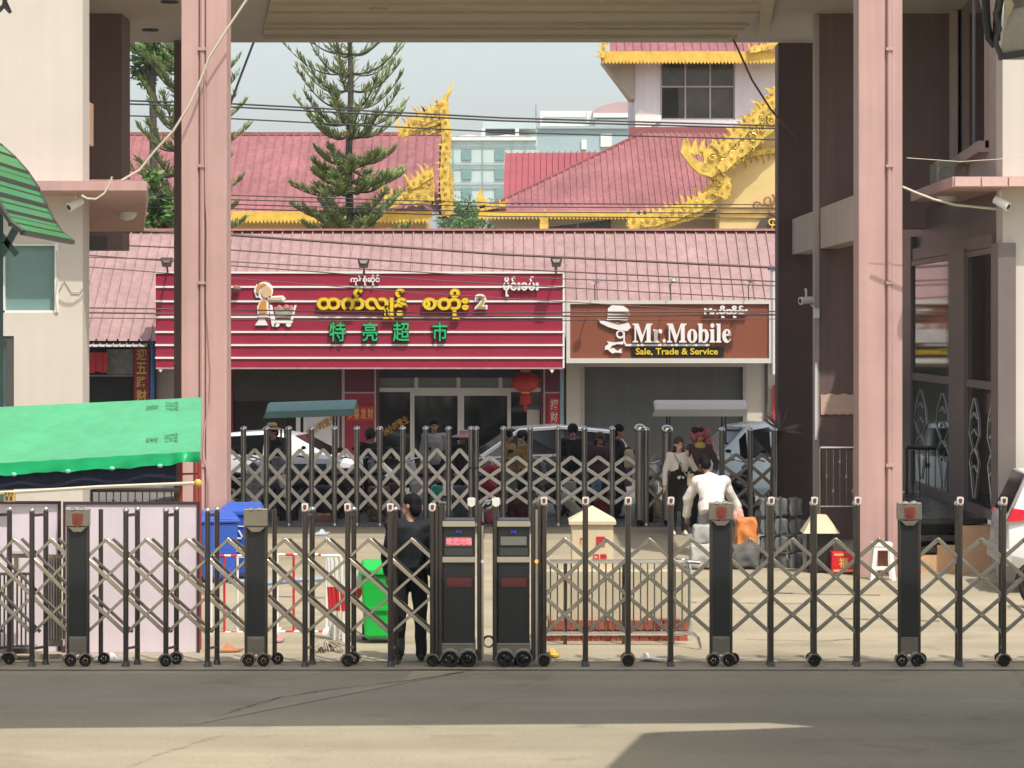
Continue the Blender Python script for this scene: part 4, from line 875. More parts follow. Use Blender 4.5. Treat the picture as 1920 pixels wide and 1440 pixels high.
wA = [(66, 84, 34, .5), (100, 104, 46, .55), (136, 120, 50, .65), (168, 114, 44, .8), (200, 122, 44, .95), (230, 116, 36, 1.1), (254, 112, 26, 1.4), (300, 104, 10, 2.2), (318, 110, 6, 2.2), (336, 114, 4, 2.2), (354, 108, 6, 2.0), (396, 116, 18, 2.2), (414, 110, 12, 2.4), (432, 116, 10, 2.4), (450, 116, 10, 2.2)]
araucaria('tall tiered conifer standing clear in front of the red temple hall', 656, 73, wA, -40, 3)
wB = [(60, 70, 30, .8), (95, 90, 40, .9), (130, 92, 46, .9), (165, 104, 46, 1), (205, 106, 40, 1), (240, 108, 46, 1.1), (278, 116, 30, 1.2), (322, 118, 20, 1.3), (360, 118, 14, 1.3), (395, 116, 14, 1.4), (425, 118, 10, 1.5)]
araucaria('tiered conifer mostly hidden by the front pink pillar, its branch tips showing on both sides', 345, 72, wB, -60, 8)
def leafy(label, px, py, D, rx, rz, n, seed, name='broadleaf_tree'):
    r = random.Random(seed); c = P(px, py, D); t = thing(name, label, 'tree', (c.x, D, 0))
    tr = MB(); tr.tube([(c.x, D, 0), (c.x+.1, D, c.z*.5), (c.x, D, c.z)], [.22, .16, .08], 7)
    lf = MB(); cl = [(c+Vector((r.gauss(0, .5)*rx, r.gauss(0, .5)*rx, r.gauss(0, .5)*rz)), r.uniform(.25, .5)*rx) for _ in range(24)]
    for q, _ in cl: tr.tube([(c.x, D, c.z-rz*.8), tuple(c.lerp(q, .6)), tuple(q)], [.06, .04, .015], 4)
    for i in range(n):
        q, rr = r.choice(cl); d = Vector((r.gauss(0, 1), r.gauss(0, 1), r.gauss(0, 1))).normalized(); p = q+d*rr*r.random()**.4; u = Vector((r.gauss(0, 1), r.gauss(0, 1), r.gauss(0, .6))).normalized(); v = u.cross(d).normalized(); s_ = r.uniform(.05, .10)
        lf.quad(p-u*s_*1.6, p-v*s_*.6, p+u*s_*1.6, p+v*s_*.6)
    tr.build('trunk', bark, t); lf.build('crown', leafm, t)
leafy('bright green broadleaf tree rising behind the conifer in the gap beside the pink pillar', 285, 110, 78, .85, .7, 1800, 5)
leafy('dark low broadleaf tree in the gap over the pink shop roof', 310, 395, 70, .6, .55, 1500, 6)
leafy('hazy small tree far behind at the foot of the netted apartment block', 885, 428, 200, 2.6, 2.2, 7000, 9)

# ================================================================ POWER LINES
def wire(label, pts, D, r, sag=0, mat=wirem, name='power_line', group='power lines across the street'):
    # pts: photo points on plane D, smooth sag between the first and last
    o = [P(a, b, D) for a, b in pts]; c = []
    for p, q in zip(o, o[1:]):
        for k in range(14): s_ = k/14; c.append(p.lerp(q, s_)-Vector((0, 0, 4*sag*s_*(1-s_))))
    c.append(o[-1]); w = MB().tube(c, r*.85, 5).build(name, mat, origin=o[0]); return tag(w, label, 'cable', group)
def lin(x0, y0, x1, y1): s_ = (y1-y0)/(x1-x0); return [(-900, y0+s_*(-900-x0)*.7), (x0, y0), ((x0+x1)/2, (y0+y1)/2+6), (x1, y1), (2900, y1+s_*(2900-x1)*.7-30)]
wl = [('topmost', 425, 194, 1460, 238, 57, .020), ('second', 425, 199, 1460, 244, 57.3, .020), ('third', 425, 221, 1460, 262, 57.1, .018)]
wire('black cable crossing the sky and white tower, topmost of the close pair', lin(425, 194, 1460, 236), 57, .022)
wire('black cable crossing the sky and white tower, lower of the close pair', lin(425, 200, 1460, 241), 57.3, .022)
wire('single thin black cable just below the close pair in the sky', lin(425, 222, 1460, 262), 57.1, .018)
wire('dark cable along the golden fascia of the temple, topmost of four', lin(425, 366, 1460, 384), 58, .014)
wire('dark cable along the golden fascia of the temple, second of four', lin(425, 374, 1460, 390), 58, .014)
wire('dark cable along the golden fascia of the temple, third of four', lin(425, 383, 1460, 400), 58, .014)
wire('dark cable along the golden fascia of the temple, lowest of four', lin(425, 391, 1460, 409), 58, .014)
br = M('brown_cable', (.13, .075, .065), .7, var=.1)
wire('thick brown cable running down across the pink tin roof from its ridge', lin(425, 440, 1460, 502), 57, .030, mat=br)
wire('thin brown cable close under the thick one on the pink tin roof', lin(425, 468, 1460, 528), 57, .018, mat=br)
wire('brown cable across the pink tin roof passing the floodlights', lin(425, 490, 1460, 536), 57, .014, mat=br)
wire('brown cable from the pink tin roof down to the phone-shop sign frame', lin(160, 478, 1460, 561), 57, .014, mat=br)
wire('brown cable crossing the top stripes of the red sign', lin(160, 500, 1460, 590), 57, .012, mat=br)
wire('dark cable across the brown phone sign, upper of two', lin(160, 577, 1460, 584), 59, .018, mat=br)
wire('dark cable across the brown phone sign, lower of two', lin(160, 586, 1460, 590), 59, .022, mat=br)
wire('thin cable over the pink tin roof beside the cream gatehouse, beneath the thick ones', lin(160, 596, 1460, 598), 59, .012, mat=br)
wire('slanting black cable coming down in the sky beside the front pillar', [(500, 0), (475, 80), (452, 140), (428, 205), (380, 330)], 56, .03)
wire('brown cable drooping from the ceiling edge to the dark back pillar', [(1340, 10), (1378, 80), (1410, 150), (1445, 205), (1492, 260)], 49.4, .022, mat=br)
dk = 38.6
wire('pale cable draped from the ceiling down over the front pink pillar to the ledge', [(475, -40), (462, 0), (425, 55), (392, 108), (376, 150), (356, 195), (325, 245), (290, 283), (262, 318), (228, 338)], 38.45, .022, mat=wirew, group='pale cables on the portal')
wire('pale cable loop hanging below the ledge beside the white camera', [(210, 331), (206, 345), (196, 362), (180, 373), (163, 372), (153, 366)], 37.5, .017, mat=wirew, group='pale cables on the portal')
wire('pale cable hanging from the pink pillar to the camera over the glass doors', [(1692, 350), (1720, 362), (1752, 374), (1790, 384), (1830, 388), (1868, 392)], 38.1, .02, mat=wirew, group='pale cables on the portal')
wire('pale cable tacked down the face of the front pink pillar', [(384, 120), (385, 260), (386, 380), (389, 420), (387, 560), (391, 610), (396, 690), (394, 750), (384, 800), (381, 850), (392, 900), (391, 1010)], 38.66, .011, mat=pink, group='pale cables on the portal')
wire('thin cord along the white front above the brick-edged ledge', [(1700, 296), (1800, 303), (1880, 298), (1960, 292)], 38.0, .006, mat=wirew, group='pale cables on the portal')
# ================================================================ SLIDING SCISSOR GATES
emred = M('badge_red', (.26, .065, .04), .4, .2, var=.15); emwhite = M('badge_white', (.85, .82, .75), .35, var=.05)
def wheel(par, c, r, w, spokes=True):
    o = MB().torus(c, r-.016, .018, 'Y', 18, 6).cyl(c+Vector((0, -w*.3, 0)), c+Vector((0, w*.3, 0)), r*.30, n=10)
    if spokes:
        for i in range(5): a = 2*PI*i/5; o.bar(c, c+Vector((math.cos(a), 0, math.sin(a)))*(r-.02), .014, .016, (0, 1, 0))
    return o.build('wheel', rubber, par)
def arch_hood(par, c, r, w, mat):
    mb = MB(); n = 8
    for i in range(n):
        a0, a1 = PI*i/n, PI*(i+1)/n
        mb.hexa([c+Vector((math.cos(a)*q, y, math.sin(a)*q)) for y in (-w, w) for a, q in ((a0, r), (a0, r+.015), (a1, r+.015), (a1, r))])
    return mb.build('wheel_hood', mat, par)
def sgate(name, label, D, posts, lv, top, foot, skew, th, group, badge=True, pw=.047, barw=.040, skip=(), light=None, dark=None):
    """posts: (px, type). lv: photo rows of apex, node, cross, node, cross, node."""
    t = thing(name, label, 'gate', (X(posts[0][0], D), D, 0), group)
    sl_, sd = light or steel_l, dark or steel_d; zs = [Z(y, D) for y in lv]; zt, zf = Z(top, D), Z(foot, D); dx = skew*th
    bk = lambda p: p+Vector(((HX-(p.x*F/D+HX))*.0001+.02 if skew else 0, th, 0))
    for px, ty in posts:
        x = X(px, D); a = Vector((x, D, 0))
        if ty in 'fwt':
            mb = MB(); z0 = .03 if ty == 'f' else .10
            ww = pw*(1.9 if ty == 't' else 1)
            for q in (a, bk(a)): mb.cyl(q+Vector((0, 0, z0)), q+Vector((0, 0, zt)), ww/2*1.15, n=10)
            mb.bar(a+Vector((0, 0, zt-.05)), bk(a)+Vector((0, 0, zt-.05)), .03, .03); mb.bar(a+Vector((0, 0, .18)), bk(a)+Vector((0, 0, .18)), .025, .025)
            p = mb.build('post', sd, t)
            for q in (a, bk(a)): MB().ell(q+Vector((0, 0, zt)), (ww*.75, ww*.75, ww*.6), 10, 6).build('cap', chrome, p)
            if badge and (not skew or px > 500):
                c = a+Vector((0, -.035, zt+.035)); h = [(u*.85, v*.85) for u, v in ((0, -.05), (.036, -.03), (.04, .035), (.02, .045), (-.02, .045), (-.04, .035), (-.036, -.03))]
                MB().prism([(c.x+u, c.z+v) for u, v in h], c.y, c.y+.03).build('badge', emwhite, p)
                MB().prism([(c.x+u*.5, c.z+v*.6) for u, v in h], c.y-.006, c.y-.001).build('badge_crest', emred, p)
            if ty == 'f':
                [MB().cyl(q, q+Vector((0, 0, .05)), ww*.95, ww*.7, 10).build('foot', sd, p) for q in (a, bk(a))]
            else:
                for q in (a, bk(a)): wheel(p, q+Vector((0, -.02, .058)), .058, .05); arch_hood(p, q+Vector((0, -.02, .058)), .062, .03, steel)
        elif ty == 'p':
            hw = 16/F*D; mb = MB()
            mb.box(x-hw, x+hw, D, D+.05, .16, zt-.02); p = mb.build('main_post', blackp, t, bevel=.006)
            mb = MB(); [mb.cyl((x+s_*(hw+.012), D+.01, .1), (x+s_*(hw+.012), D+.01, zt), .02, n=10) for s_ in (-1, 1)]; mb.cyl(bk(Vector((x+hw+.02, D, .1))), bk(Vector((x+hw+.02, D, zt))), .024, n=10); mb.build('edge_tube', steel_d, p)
            mb = MB(); mb.box(x-hw-.035, x+hw+.035, D-.03, D+.07, zt-.16, zt+.01); mb.prism([(x-hw-.02, zt-.16), (x+hw+.02, zt-.16), (x+hw*.5, zt-.22), (x-hw*.5, zt-.22)], D-.03, D+.0); mb.build('head_cap', steel, p, bevel=.008)
            MB().ell((x-.045, D-.03, zt+.012), (.03, .03, .022), 8, 5).ell((x+.04, D-.02, zt+.015), (.035, .03, .022), 8, 5).box(x-hw-.03, x+hw+.03, D-.028, D+.05, zt+.005, zt+.016).build('top_cover', chrome, p)
            h = [(0, -.085), (.05, -.05), (.055, .05), (0, .062), (-.055, .05), (-.05, -.05)]
            if px != 480: MB().prism([(x+u, zt-.085+v) for u, v in h], D-.045, D-.031).build('badge', emred, p)
            if px != 480: MB().prism([(x+u*.5, zt-.085+v*.55) for u, v in h], D-.052, D-.046).build('badge_crest', M('badge_dark', (.2, .04, .03), .4), p)
            mb = MB(); mb.box(x-hw-.005, x+hw+.005, D-.005, D+.055, .12, .30); mb.box(x-hw*.5, x+hw*.5, D-.012, D-.004, .25, .285); mb.build('base_box', steel, p, bevel=.008)
            for s_ in (-1, 1): c = Vector((x+s_*.075, D-.01, .06)); wheel(p, c, .06, .05); arch_hood(p, c, .066, .035, steel)
            c = bk(Vector((x+hw+.05, D, .06))); wheel(p, c, .06, .05)
        elif ty == 'h':
            pass
    for (p0, t0), (p1, t1) in zip(posts, posts[1:]):
        if (p0, p1) in skip or (t0 == 'h' and t1 == 'h'): continue
        a = X(p0, D)+(15/F*D if t0 == 'p' else 0); b = X(p1, D)-(15/F*D if t1 == 'p' else 0); m_ = (a+b)/2; ap, n1, c1, n2, c2, n3 = zs
        f_ = MB(); k_ = MB()
        for u, z0, v, z1, fr_ in ((a, n1, m_, ap, 0), (m_, ap, b, n1, 1), (a, n2, b, n1, 0), (a, n1, b, n2, 1), (a, n3, b, n2, 0), (a, n2, b, n3, 1)):
            y = D+.012 if fr_ else D+.036
            f_.bar((u, y, z0), (v, y, z1), barw*(.75 if skew and not fr_ else 1), .02, (0, 1, 0))
            if skew and fr_: o_ = bk(Vector((u, y, 0))).x-u; k_.bar((u+o_*.5, y+th-.04, z0), (v+o_*.5, y+th-.04, z1), barw*.8, .02, (0, 1, 0))
        for z_, x_ in ((c1, m_), (c2, m_)): f_.cyl((x_, D-.012, z_), (x_, D+.05, z_), .014, n=8)
        f_.cyl((m_, D-.006, ap), (m_, D+.05, ap), .02, n=8)
        ob = f_.build('scissor_bars', sl_, t, bevel=.004)
        if skew: k_.build('rear_bars', steel, t)
    return t
def drive_head(t, x0, x1, D, led):
    zt = Z(975, D); w = x1-x0
    p = MB().box(x0, x1, D, D+.38, .20, zt).build('drive_head', blackp, t, bevel=.01)
    z = lambda y: Z(y, D)
    mb = MB(); mb.box(x0-.004, x1+.004, D-.02, D+.02, z(987), z(977)); mb.box(x0-.004, x1+.004, D-.02, D+.02, z(1054), z(1044)); mb.build('trim_band', M('pale_steel_trim', (.55, .50, .36), .4, .6, var=.1), p)
    MB().box(x0+.03, x1-.03, D-.014, D-.002, z(1022 if not led else 1024), z(1006 if not led else 1007)).build('display', M('display_grey', (.20, .20, .17), .3), p)
    MB().box(x0+.02, x1-.02, D-.012, D-.002, z(1041), z(1027)).build('sensor_strip', M('sensor_grey', (.05, .055, .055), .3), p)
    if led: MB().text('欢迎光临', x0+.035, x1-.03, z(1021), z(1009), D-.016, .004, .02).build('led_text', M('led_red', (1., .12, .16), .5, var=0, emit=2.0), p)
    MB().text('●●', x0+w/2-.03, x0+w/2+.03, z(1000), z(994), D-.008, .004).build('indicator', M('led_blue', (.03, .03, .25), .5, var=0, emit=.6), p)
    MB().box(x0+.04, x1-.03, D-.010, D-.002, z(1100), z(1084)).build('stripe', M('faint_red', (.16, .03, .03), .4, var=.1), p)
    mb = MB(); mb.box(x0-.01, x1+.01, D-.03, D+.39, .10, .235); mb.box(x0, x1, D-.038, D-.028, .215, .235); mb.build('base_box', steel, p, bevel=.01)
    for q in (.23, .80):
        c = Vector((x0+w*q, D-.05, .078)); wheel(p, c, .078, .05); arch_hood(p, c, .085, .045, steel); c2 = c+Vector((.02, .4, 0)); wheel(p, c2, .078, .05)
    mb = MB(); mb.cyl((x0+w*.5, D+.05, .05), (x0+w*.5+.1, D+.05, .05), .04, n=8); mb.build('axle', black, p)
GDn = 28.4
lvf = (1012, 1047, 1084, 1118, 1155, 1188)
gl = sgate('sliding_gate', 'dark stainless scissor gate with paired posts, its drive head showing a lit red display', GDn,
    [(-160, 'f'), (-85, 'w'), (-10, 'w'), (60, 'f'), (146, 'p'), (236, 'f'), (311, 'w'), (389, 'f'), (480, 'p'), (572, 'f'), (652, 'w'), (732, 'f'), (811, 'w')], lvf, 957, 1246, 1, .18, 'front scissor gates', badge=True)
gr = sgate('sliding_gate', 'dark stainless scissor gate with single badged posts, its drive head display blank', GDn,
    [(1020, 'w'), (1098, 'f'), (1178, 'w'), (1258, 'f'), (1352, 'p'), (1446, 'f'), (1527, 'w'), (1608, 'f'), (1705, 'p'), (1800, 'f'), (1882, 'w'), (1962, 'f'), (2050, 'p')], lvf, 945, 1246, 0, .16, 'front scissor gates')
drive_head(gl, X(830, GDn), X(890, GDn), GDn, True); drive_head(gr, X(933, GDn), X(993, GDn), GDn, False)
for t, xs in ((gl, (819, 826, 899)), (gr, (928, 1000, 1010))):
    mb = MB()
    for px in xs: mb.cyl((X(px, GDn), GDn-.01, .06), (X(px, GDn), GDn-.01, Z(948, GDn)), .024, n=10); mb.cyl((X(px, GDn)+.02, GDn+.4, .06), (X(px, GDn)+.02, GDn+.4, Z(948, GDn)), .018, n=8)
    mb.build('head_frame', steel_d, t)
    mb = MB(); xx = X(905 if t is gl else 1006, GDn); mb.bar((xx, GDn-.02, .08), (xx, GDn-.02, Z(985 if t is gl else 955, GDn)), .022, .03); mb.build('bright_strip', steel_l, t)
    c = Vector((X(884 if t is gl else 930, GDn), GDn-.04, Z(941, GDn))); MB().prism([(c.x+u, c.z+v) for u, v in [(0, -.05), (.036, -.03), (.04, .035), (.02, .045), (-.02, .045), (-.04, .035), (-.036, -.03)]], c.y, c.y+.03).build('badge', emwhite, t)
    MB().cyl((xx, GDn-.05, Z(1052, GDn)), (xx, GDn-.03, Z(1052, GDn)), .018, n=10).build('indicator_lamp', M('amber_lamp', (1., .28, .05), .4, var=0, emit=1.5) if t is gr else M('lamp_clear', (.6, .62, .7), .2), t)
mb = MB(); mb.tube([P(905, 950, GDn+.1), P(912, 940, GDn+.1), P(924, 937, GDn+.1), P(928, 944, GDn+.1), P(918, 952, GDn+.1), P(907, 960, GDn+.1), P(906, 1010, GDn+.1)], .012, 6); mb.build('aerial_cable', steel_l, gl)
mb = MB(); mb.torus((X(916, GDn+.3), GDn+.3, Z(1203, GDn+.3)), .055, .012, 'Y'); mb.build('guide_ring', steel_l, gr)
# rear gates
BD = 48.6
bsteel, bsteel_d = M('rear_bar_steel', (.62, .60, .56), .35, .7, var=.1), M('rear_post_steel', (.30, .29, .28), .3, .85, var=.2)
sgate('sliding_gate', 'rear scissor gate with steel knob-topped posts, between the front pillar and the strapped twin posts', BD,
    [(405, 'f'), (456, 'f'), (499, 'f'), (541, 'f'), (584, 'f'), (627, 'f'), (669, 'f'), (712, 'f'), (755, 'f'), (798, 'f'), (841, 'f'), (883, 'f')], (843, 867, 890, 913, 936, 958), 804, 986, 0, .12, 'rear scissor gates', False, .075, .062, light=bsteel, dark=bsteel_d)
sgate('sliding_gate', 'rear scissor gate with wider diamonds, between strapped twin posts and thick dark end post', BD,
    [(893, 'f'), (944, 'f'), (994, 'f'), (1047, 'f'), (1096, 'f'), (1148, 'f'), (1200, 't')], (857, 876, 893, 911, 929, 946), 804, 986, 0, .12, 'rear scissor gates', False, .075, .062, light=bsteel, dark=bsteel_d)
sgate('sliding_gate', 'short rear scissor gate behind the woman on the phone and the pale pickup, dark bars', BD,
    [(1212, 'f'), (1251, 't'), (1303, 'f'), (1354, 'f'), (1407, 'f'), (1452, 'f')], (852, 872, 893, 913, 934, 954), 806, 988, 0, .12, 'rear scissor gates', False, .075, .058, light=steel, dark=bsteel_d)
t = thing('strap', 'blue strap tying the twin posts of the rear gates together', 'strap', P(888, 877, BD-.1)); MB().box(X(879, BD), X(898, BD), BD-.05, BD+.17, Z(879, BD), Z(875, BD)).build('band', M('strap_blue', (.06, .05, .16), .7), t)

# ================================================================ PEOPLE
def person(label, loc, rz=0., h=1.65, pose=None, sk=skin, hair=hairm, top=cl_black, bottom=cl_black, shoes=black, longhair=False, female=False, sleeves=1.0, turn=0., hat=None, extras=None, loose=0., dress=False):
    root = thing('person', label, 'person', (0, 0, 0))
    k = h/1.70
    J = dict(pelvis=(0, 0, .93), waist=(0, .0, 1.06), chest=(0, 0, 1.27), neck=(0, .01, 1.45), head=(0, -.02, 1.585),
             sL=(.175, .01, 1.39), sR=(-.175, .01, 1.39), eL=(.235, .03, 1.12), eR=(-.235, .03, 1.12), wL=(.245, -.05, .88), wR=(-.245, -.05, .88),
             hL=(.09, 0, .90), hR=(-.09, 0, .90), kL=(.10, -.02, .49), kR=(-.10, -.02, .49), aL=(.105, .02, .085), aR=(-.105, .02, .085))
    if female: J.update(sL=(.155, .01, 1.38), sR=(-.155, .01, 1.38))
    if pose: J.update(pose)
    J = {a: Vector(b)*k for a, b in J.items()}
    lat = (J['sL']-J['sR']).normalized()
    def torso(mb, g, low=None, up=True):
        w = .93 if female else 1
        secs = [(J['pelvis']-(J['waist']-J['pelvis'])*.75, .135*k+g, .105*k+g), (J['pelvis'], .165*k+g, .118*k+g), (J['waist'], .140*k*w+g, .102*k+g), (J['waist'].lerp(J['chest'], .55), .158*k*w+g, .112*k+g), (J['chest'], .170*k*w+g, .118*k+g), (J['chest'].lerp(J['neck'], .62), .155*k*w+g, .092*k+g), (J['neck'].lerp(J['chest'], .12), .07*k+g*.7, .065*k+g*.7)]
        mb.loft(secs[low or 0:] if up else secs[:3], lat)
        if up:
            for s_ in 'LR': mb.capsule(J['chest'].lerp(J['neck'], .45), J['s'+s_], .075*k+g, .062*k+g)
    def arms(mb, g, frac=1.):
        for s_ in 'LR':
            mb.capsule(J['s'+s_], J['e'+s_], .056*k+g, .043*k+g)
            if frac > .5: e = J['e'+s_].lerp(J['w'+s_], (frac-.5)*2); mb.capsule(J['e'+s_], e, .043*k+g, .031*k+g*1.25)
    def legs(mb, g):
        for s_ in 'LR':
            mb.capsule(J['h'+s_], J['k'+s_], .088*k+g, .058*k+g); mb.capsule(J['k'+s_], J['a'+s_], .056*k+g, .038*k+g*1.2)
    hd = Matrix.Rotation(turn, 3, 'Z'); up_ = (J['head']-J['neck']).normalized(); q_ = Vector((0, 0, 1)).rotation_difference(up_).to_matrix()
    H_ = lambda x, y, z: J['head']+q_ @ (hd @ (Vector((x, y, z))*k))
    body = MB(); torso(body, 0); arms(body, 0); legs(body, 0)
    body.capsule(J['neck']-Vector((0, 0, .02)), J['head'].lerp(J['neck'], .3), .052*k, .05*k)
    hb = MB(); hb.ell((0, .012*k, .025*k), (.074*k, .092*k, .095*k), 14, 10); hb.ell((0, -.03*k, -.055*k), (.055*k, .058*k, .062*k), 12, 8); hb.ell((0, -.092*k, -.018*k), (.014*k, .024*k, .025*k), 8, 6)
    for s_ in (-1, 1): hb.ell((s_*.078*k, .015*k, -.01*k), (.012*k, .02*k, .032*k), 8, 6)
    k0 = len(body.v); body.v += [J['head']+q_ @ (hd @ v) for v in hb.v]; body.f += [[k0+i for i in f] for f in hb.f]; body.sm += hb.sm; body.mi += hb.mi
    for s_ in 'LR':
        w = J['w'+s_]; d = (w-J['e'+s_]).normalized(); o = d.orthogonal().normalized(); n = d.cross(o)
        if abs(o.y) < abs(n.y): o, n = n, o
        body.capsule(w, w+d*.075*k, .03*k, .034*k)
        for i in range(4): b = w+d*.085*k+o*(i-1.5)*.019*k; e = b+d*(.055, .068, .064, .048)[i]*k*.6+n*.004*k; body.capsule(b, e, .0095*k, .009*k, 6); body.capsule(e, e+(d*.8+n*.6)*.03*k, .009*k, .008*k, 6)
        b = w+d*.035*k+o*.032*k; body.capsule(b, b+(d*.7+o*.7)*.045*k, .011*k, .009*k, 6)
        a = J['a'+s_]; body.capsule(a, a+Vector((0, -.12*k, -.045*k)), .036*k, .03*k)
    body.build('body', sk, root, voxel=.0105, smooth=2)
    mb = MB(); torso(mb, (.016+loose)*k, 0 if not dress else 1); arms(mb, (.014+loose*.7)*k, sleeves); tp_ = mb.build('top', top, root, voxel=.014, smooth=3, noise=.003)
    if loose:
        for v in tp_.data.vertices: c = v.co; v.co = c+Vector((math.sin(c.z*17+c.x*9), math.sin(c.x*21+c.z*13), math.sin(c.x*15+c.z*5)))*.009+Vector((0, .008*math.sin(c.x*34+c.z*12), 0))
    mb = MB(); torso(mb, .013*k, up=False); legs(mb, .02*k)
    if dress: mb.loft([(J['pelvis']-Vector((0, 0, .5*k)), .2*k, .15*k), (J['pelvis'], .185*k, .14*k), (J['waist'], .16*k, .12*k), (J['chest'], .13*k, .135*k), (J['chest'].lerp(J['neck'], .5), .085*k, .11*k)], lat)
    mb.build('trousers', bottom, root, voxel=.014, smooth=3, noise=.003)
    mb = MB()
    for s_ in 'LR': a = J['a'+s_]; mb.capsule(a+Vector((0, .02*k, -.035*k)), a+Vector((0, -.14*k, -.05*k)), .045*k, .036*k); 
    mb.build('shoes', shoes, root, voxel=.012, smooth=2)
    hm = MB(); pts = MB()
    pts.ell((0, .026*k, .05*k), (.09*k, .103*k, .092*k), 14, 9); pts.ell((0, .06*k, -.02*k), (.082*k, .064*k, .092*k), 12, 8)
    if longhair:
        for s_ in (-1, 1): pts.capsule((s_*.078*k, .035*k, 0), (s_*.095*k, .02*k, -.21*k), .024*k, .03*k); pts.capsule((s_*.04*k, .07*k, 0), (s_*.06*k, .06*k, -.24*k), .045*k, .04*k)
    hm.v = [J['head']+q_ @ (hd @ v) for v in pts.v]; hm.f, hm.sm, hm.mi = pts.f, pts.sm, pts.mi
    hm.build('hair', hair, root, voxel=.011, smooth=2, noise=.003)
    fm = MB()
    for s_ in (-1, 1): fm.ell(H_(s_*.03, -.082, .012), (.011*k, .006*k, .006*k), 8, 5); fm.bar(H_(s_*.03-.016, -.084, .032), H_(s_*.03+.016, -.084, .032), .006*k, .006*k)
    fm.bar(H_(-.02, -.088, -.062), H_(.02, -.088, -.062), .008*k, .008*k); fm.build('facial_features', M('dark_feature', (.05, .025, .02), .5), root)
    if hat: hat(root, H_, k)
    if extras: extras(root, J, k)
    root.location = loc; root.rotation_euler = (0, 0, rz)
    return root
def at(px, D): return (X(px, D), D, 0)
def straw_hat(root, H_, k):
    c = H_(0, 0, .085); MB().lathe([(.19, -.02), (.185, 0), (.10, .015), (.095, .08), (.07, .105), (.02, .11)], c, 20).build('hat', straw, root); MB().lathe([(.101, .02), (.099, .045)], c, 20).build('hat_band', cl_brown, root)
def brim(mat, r=.2):
    def f(root, H_, k): MB().lathe([(r, -.03), (r-.01, -.01), (.10, .03), (.09, .09), (.02, .11)], H_(0, 0, .07), 18).build('hat', mat, root)
    return f
def cap(mat):
    def f(root, H_, k):
        c = H_(0, .01, .055); MB().ell(c, (.09, .105, .085), 14, 8).build('cap', mat, root); MB().hexa([H_(*p) for p in [(-.07, -.08, .06), (.07, -.08, .06), (.05, -.18, .045), (-.05, -.18, .045), (-.07, -.08, .07), (.07, -.08, .07), (.05, -.18, .052), (-.05, -.18, .052)]]).build('cap_peak', mat, root)
    return f
def scarf(root, H_, k):
    mb = MB(); mb.ell(H_(0, .04, .05), (.135, .13, .12)); mb.ell(H_(.11, .03, .05), (.07, .07, .09)); mb.ell(H_(-.11, .02, .0), (.06, .07, .12)); mb.ell(H_(.14, .04, -.12), (.07, .06, .14)); mb.build('headscarf', cl_pink, root, voxel=.015, smooth=2, noise=.006)
    mb = MB(); mb.ell(H_(-.09, .0, .10), (.07, .10, .06)); mb.ell(H_(0, -.04, .11), (.05, .06, .05)); mb.build('headscarf_pattern', M('black_print', (.03, .02, .03), .8), root)
    MB().ell(H_(0, -.06, -.16), (.10, .07, .07)).ell(H_(.03, -.09, -.22), (.05, .04, .06)).build('neck_scarf', M('yellow_scarf', (.58, .42, .10), .8, var=.2), root, voxel=.012, smooth=2)
def uniform(root, J, k):
    MB().box(-.17*k, .17*k, -.135*k, .135*k, .955*k, .99*k).build('belt', black, root, bevel=.01)
person('guard in dark navy uniform standing with his back turned just behind the front gate', at(769, 28.85), PI, 1.69, dict(wL=(.235, -.10, .90), wR=(-.25, -.02, .88), aL=(.115, .02, .085), aR=(-.115, .02, .085), kL=(.105, -.01, .49), kR=(-.105, -.01, .49)), top=cl_navy, bottom=M('navy_trousers', (.008, .009, .013), .85), turn=1.1, extras=uniform, loose=.012)
def strap_bag(root, J, k):
    MB().tube([J['sR']+Vector((.05, -.11, .03)), J['chest']+Vector((0, -.155, -.03)), J['waist']+Vector((.10, -.15, -.02)), J['pelvis']+Vector((.19, -.08, .12))], .012, 5).build('bag_strap', cl_khaki, root)
    MB().box(.13*k, .25*k, -.15, -.07, .86*k, 1.08*k).rotz(-.3, (.19, -.1, 0)).build('handbag', M('bag_beige', (.55, .48, .33), .6), root, bevel=.02)
    MB().box(J['wL'].x-.02, J['wL'].x+.015, J['wL'].y-.06, J['wL'].y-.045, J['wL'].z+.02, J['wL'].z+.16).build('phone', black, root)
    MB().prism([(-.06, 1.02*k), (.0, 1.05*k), (.0, 1.0*k), (-.03, .98*k)], -.165, -.15).prism([(.02, 1.04*k), (.07, 1.02*k), (.05, .99*k), (.03, 1.0*k)], -.165, -.15).build('print', white, root)
person('woman in black dungarees and white sleeves holding a phone to her ear', at(1273, 46.4), .1, 1.60, dict(eL=(.27, -.03, 1.16), wL=(.16, -.14, 1.36), eR=(-.24, .02, 1.12), wR=(-.255, -.03, .87)), sk=skin2, hair=brownhair, top=cl_white, bottom=cl_black, shoes=white, longhair=True, female=True, turn=.25, extras=strap_bag, dress=True, sleeves=.95)
person('woman in a bulky pink and black headscarf behind the woman on the phone', at(1312, 47.6), .15, 1.70, dict(eL=(.28, -.02, 1.14), wL=(.22, -.2, 1.02), eR=(-.25, -.02, 1.14), wR=(-.1, -.2, 1.05)), top=cl_brown, bottom=cl_black, hat=scarf, female=True)
bp_ = dict(pelvis=(0, .02, .84), waist=(0, -.06, .97), chest=(0, -.20, 1.11), neck=(.03, -.33, 1.27), head=(.07, -.41, 1.425), sL=(.19, -.29, 1.17), sR=(-.18, -.29, 1.17), eL=(.32, -.36, .93), eR=(-.33, -.36, .93), wL=(.33, -.46, .70), wR=(-.42, -.40, .72), kL=(.13, -.03, .48), kR=(-.13, -.03, .48))
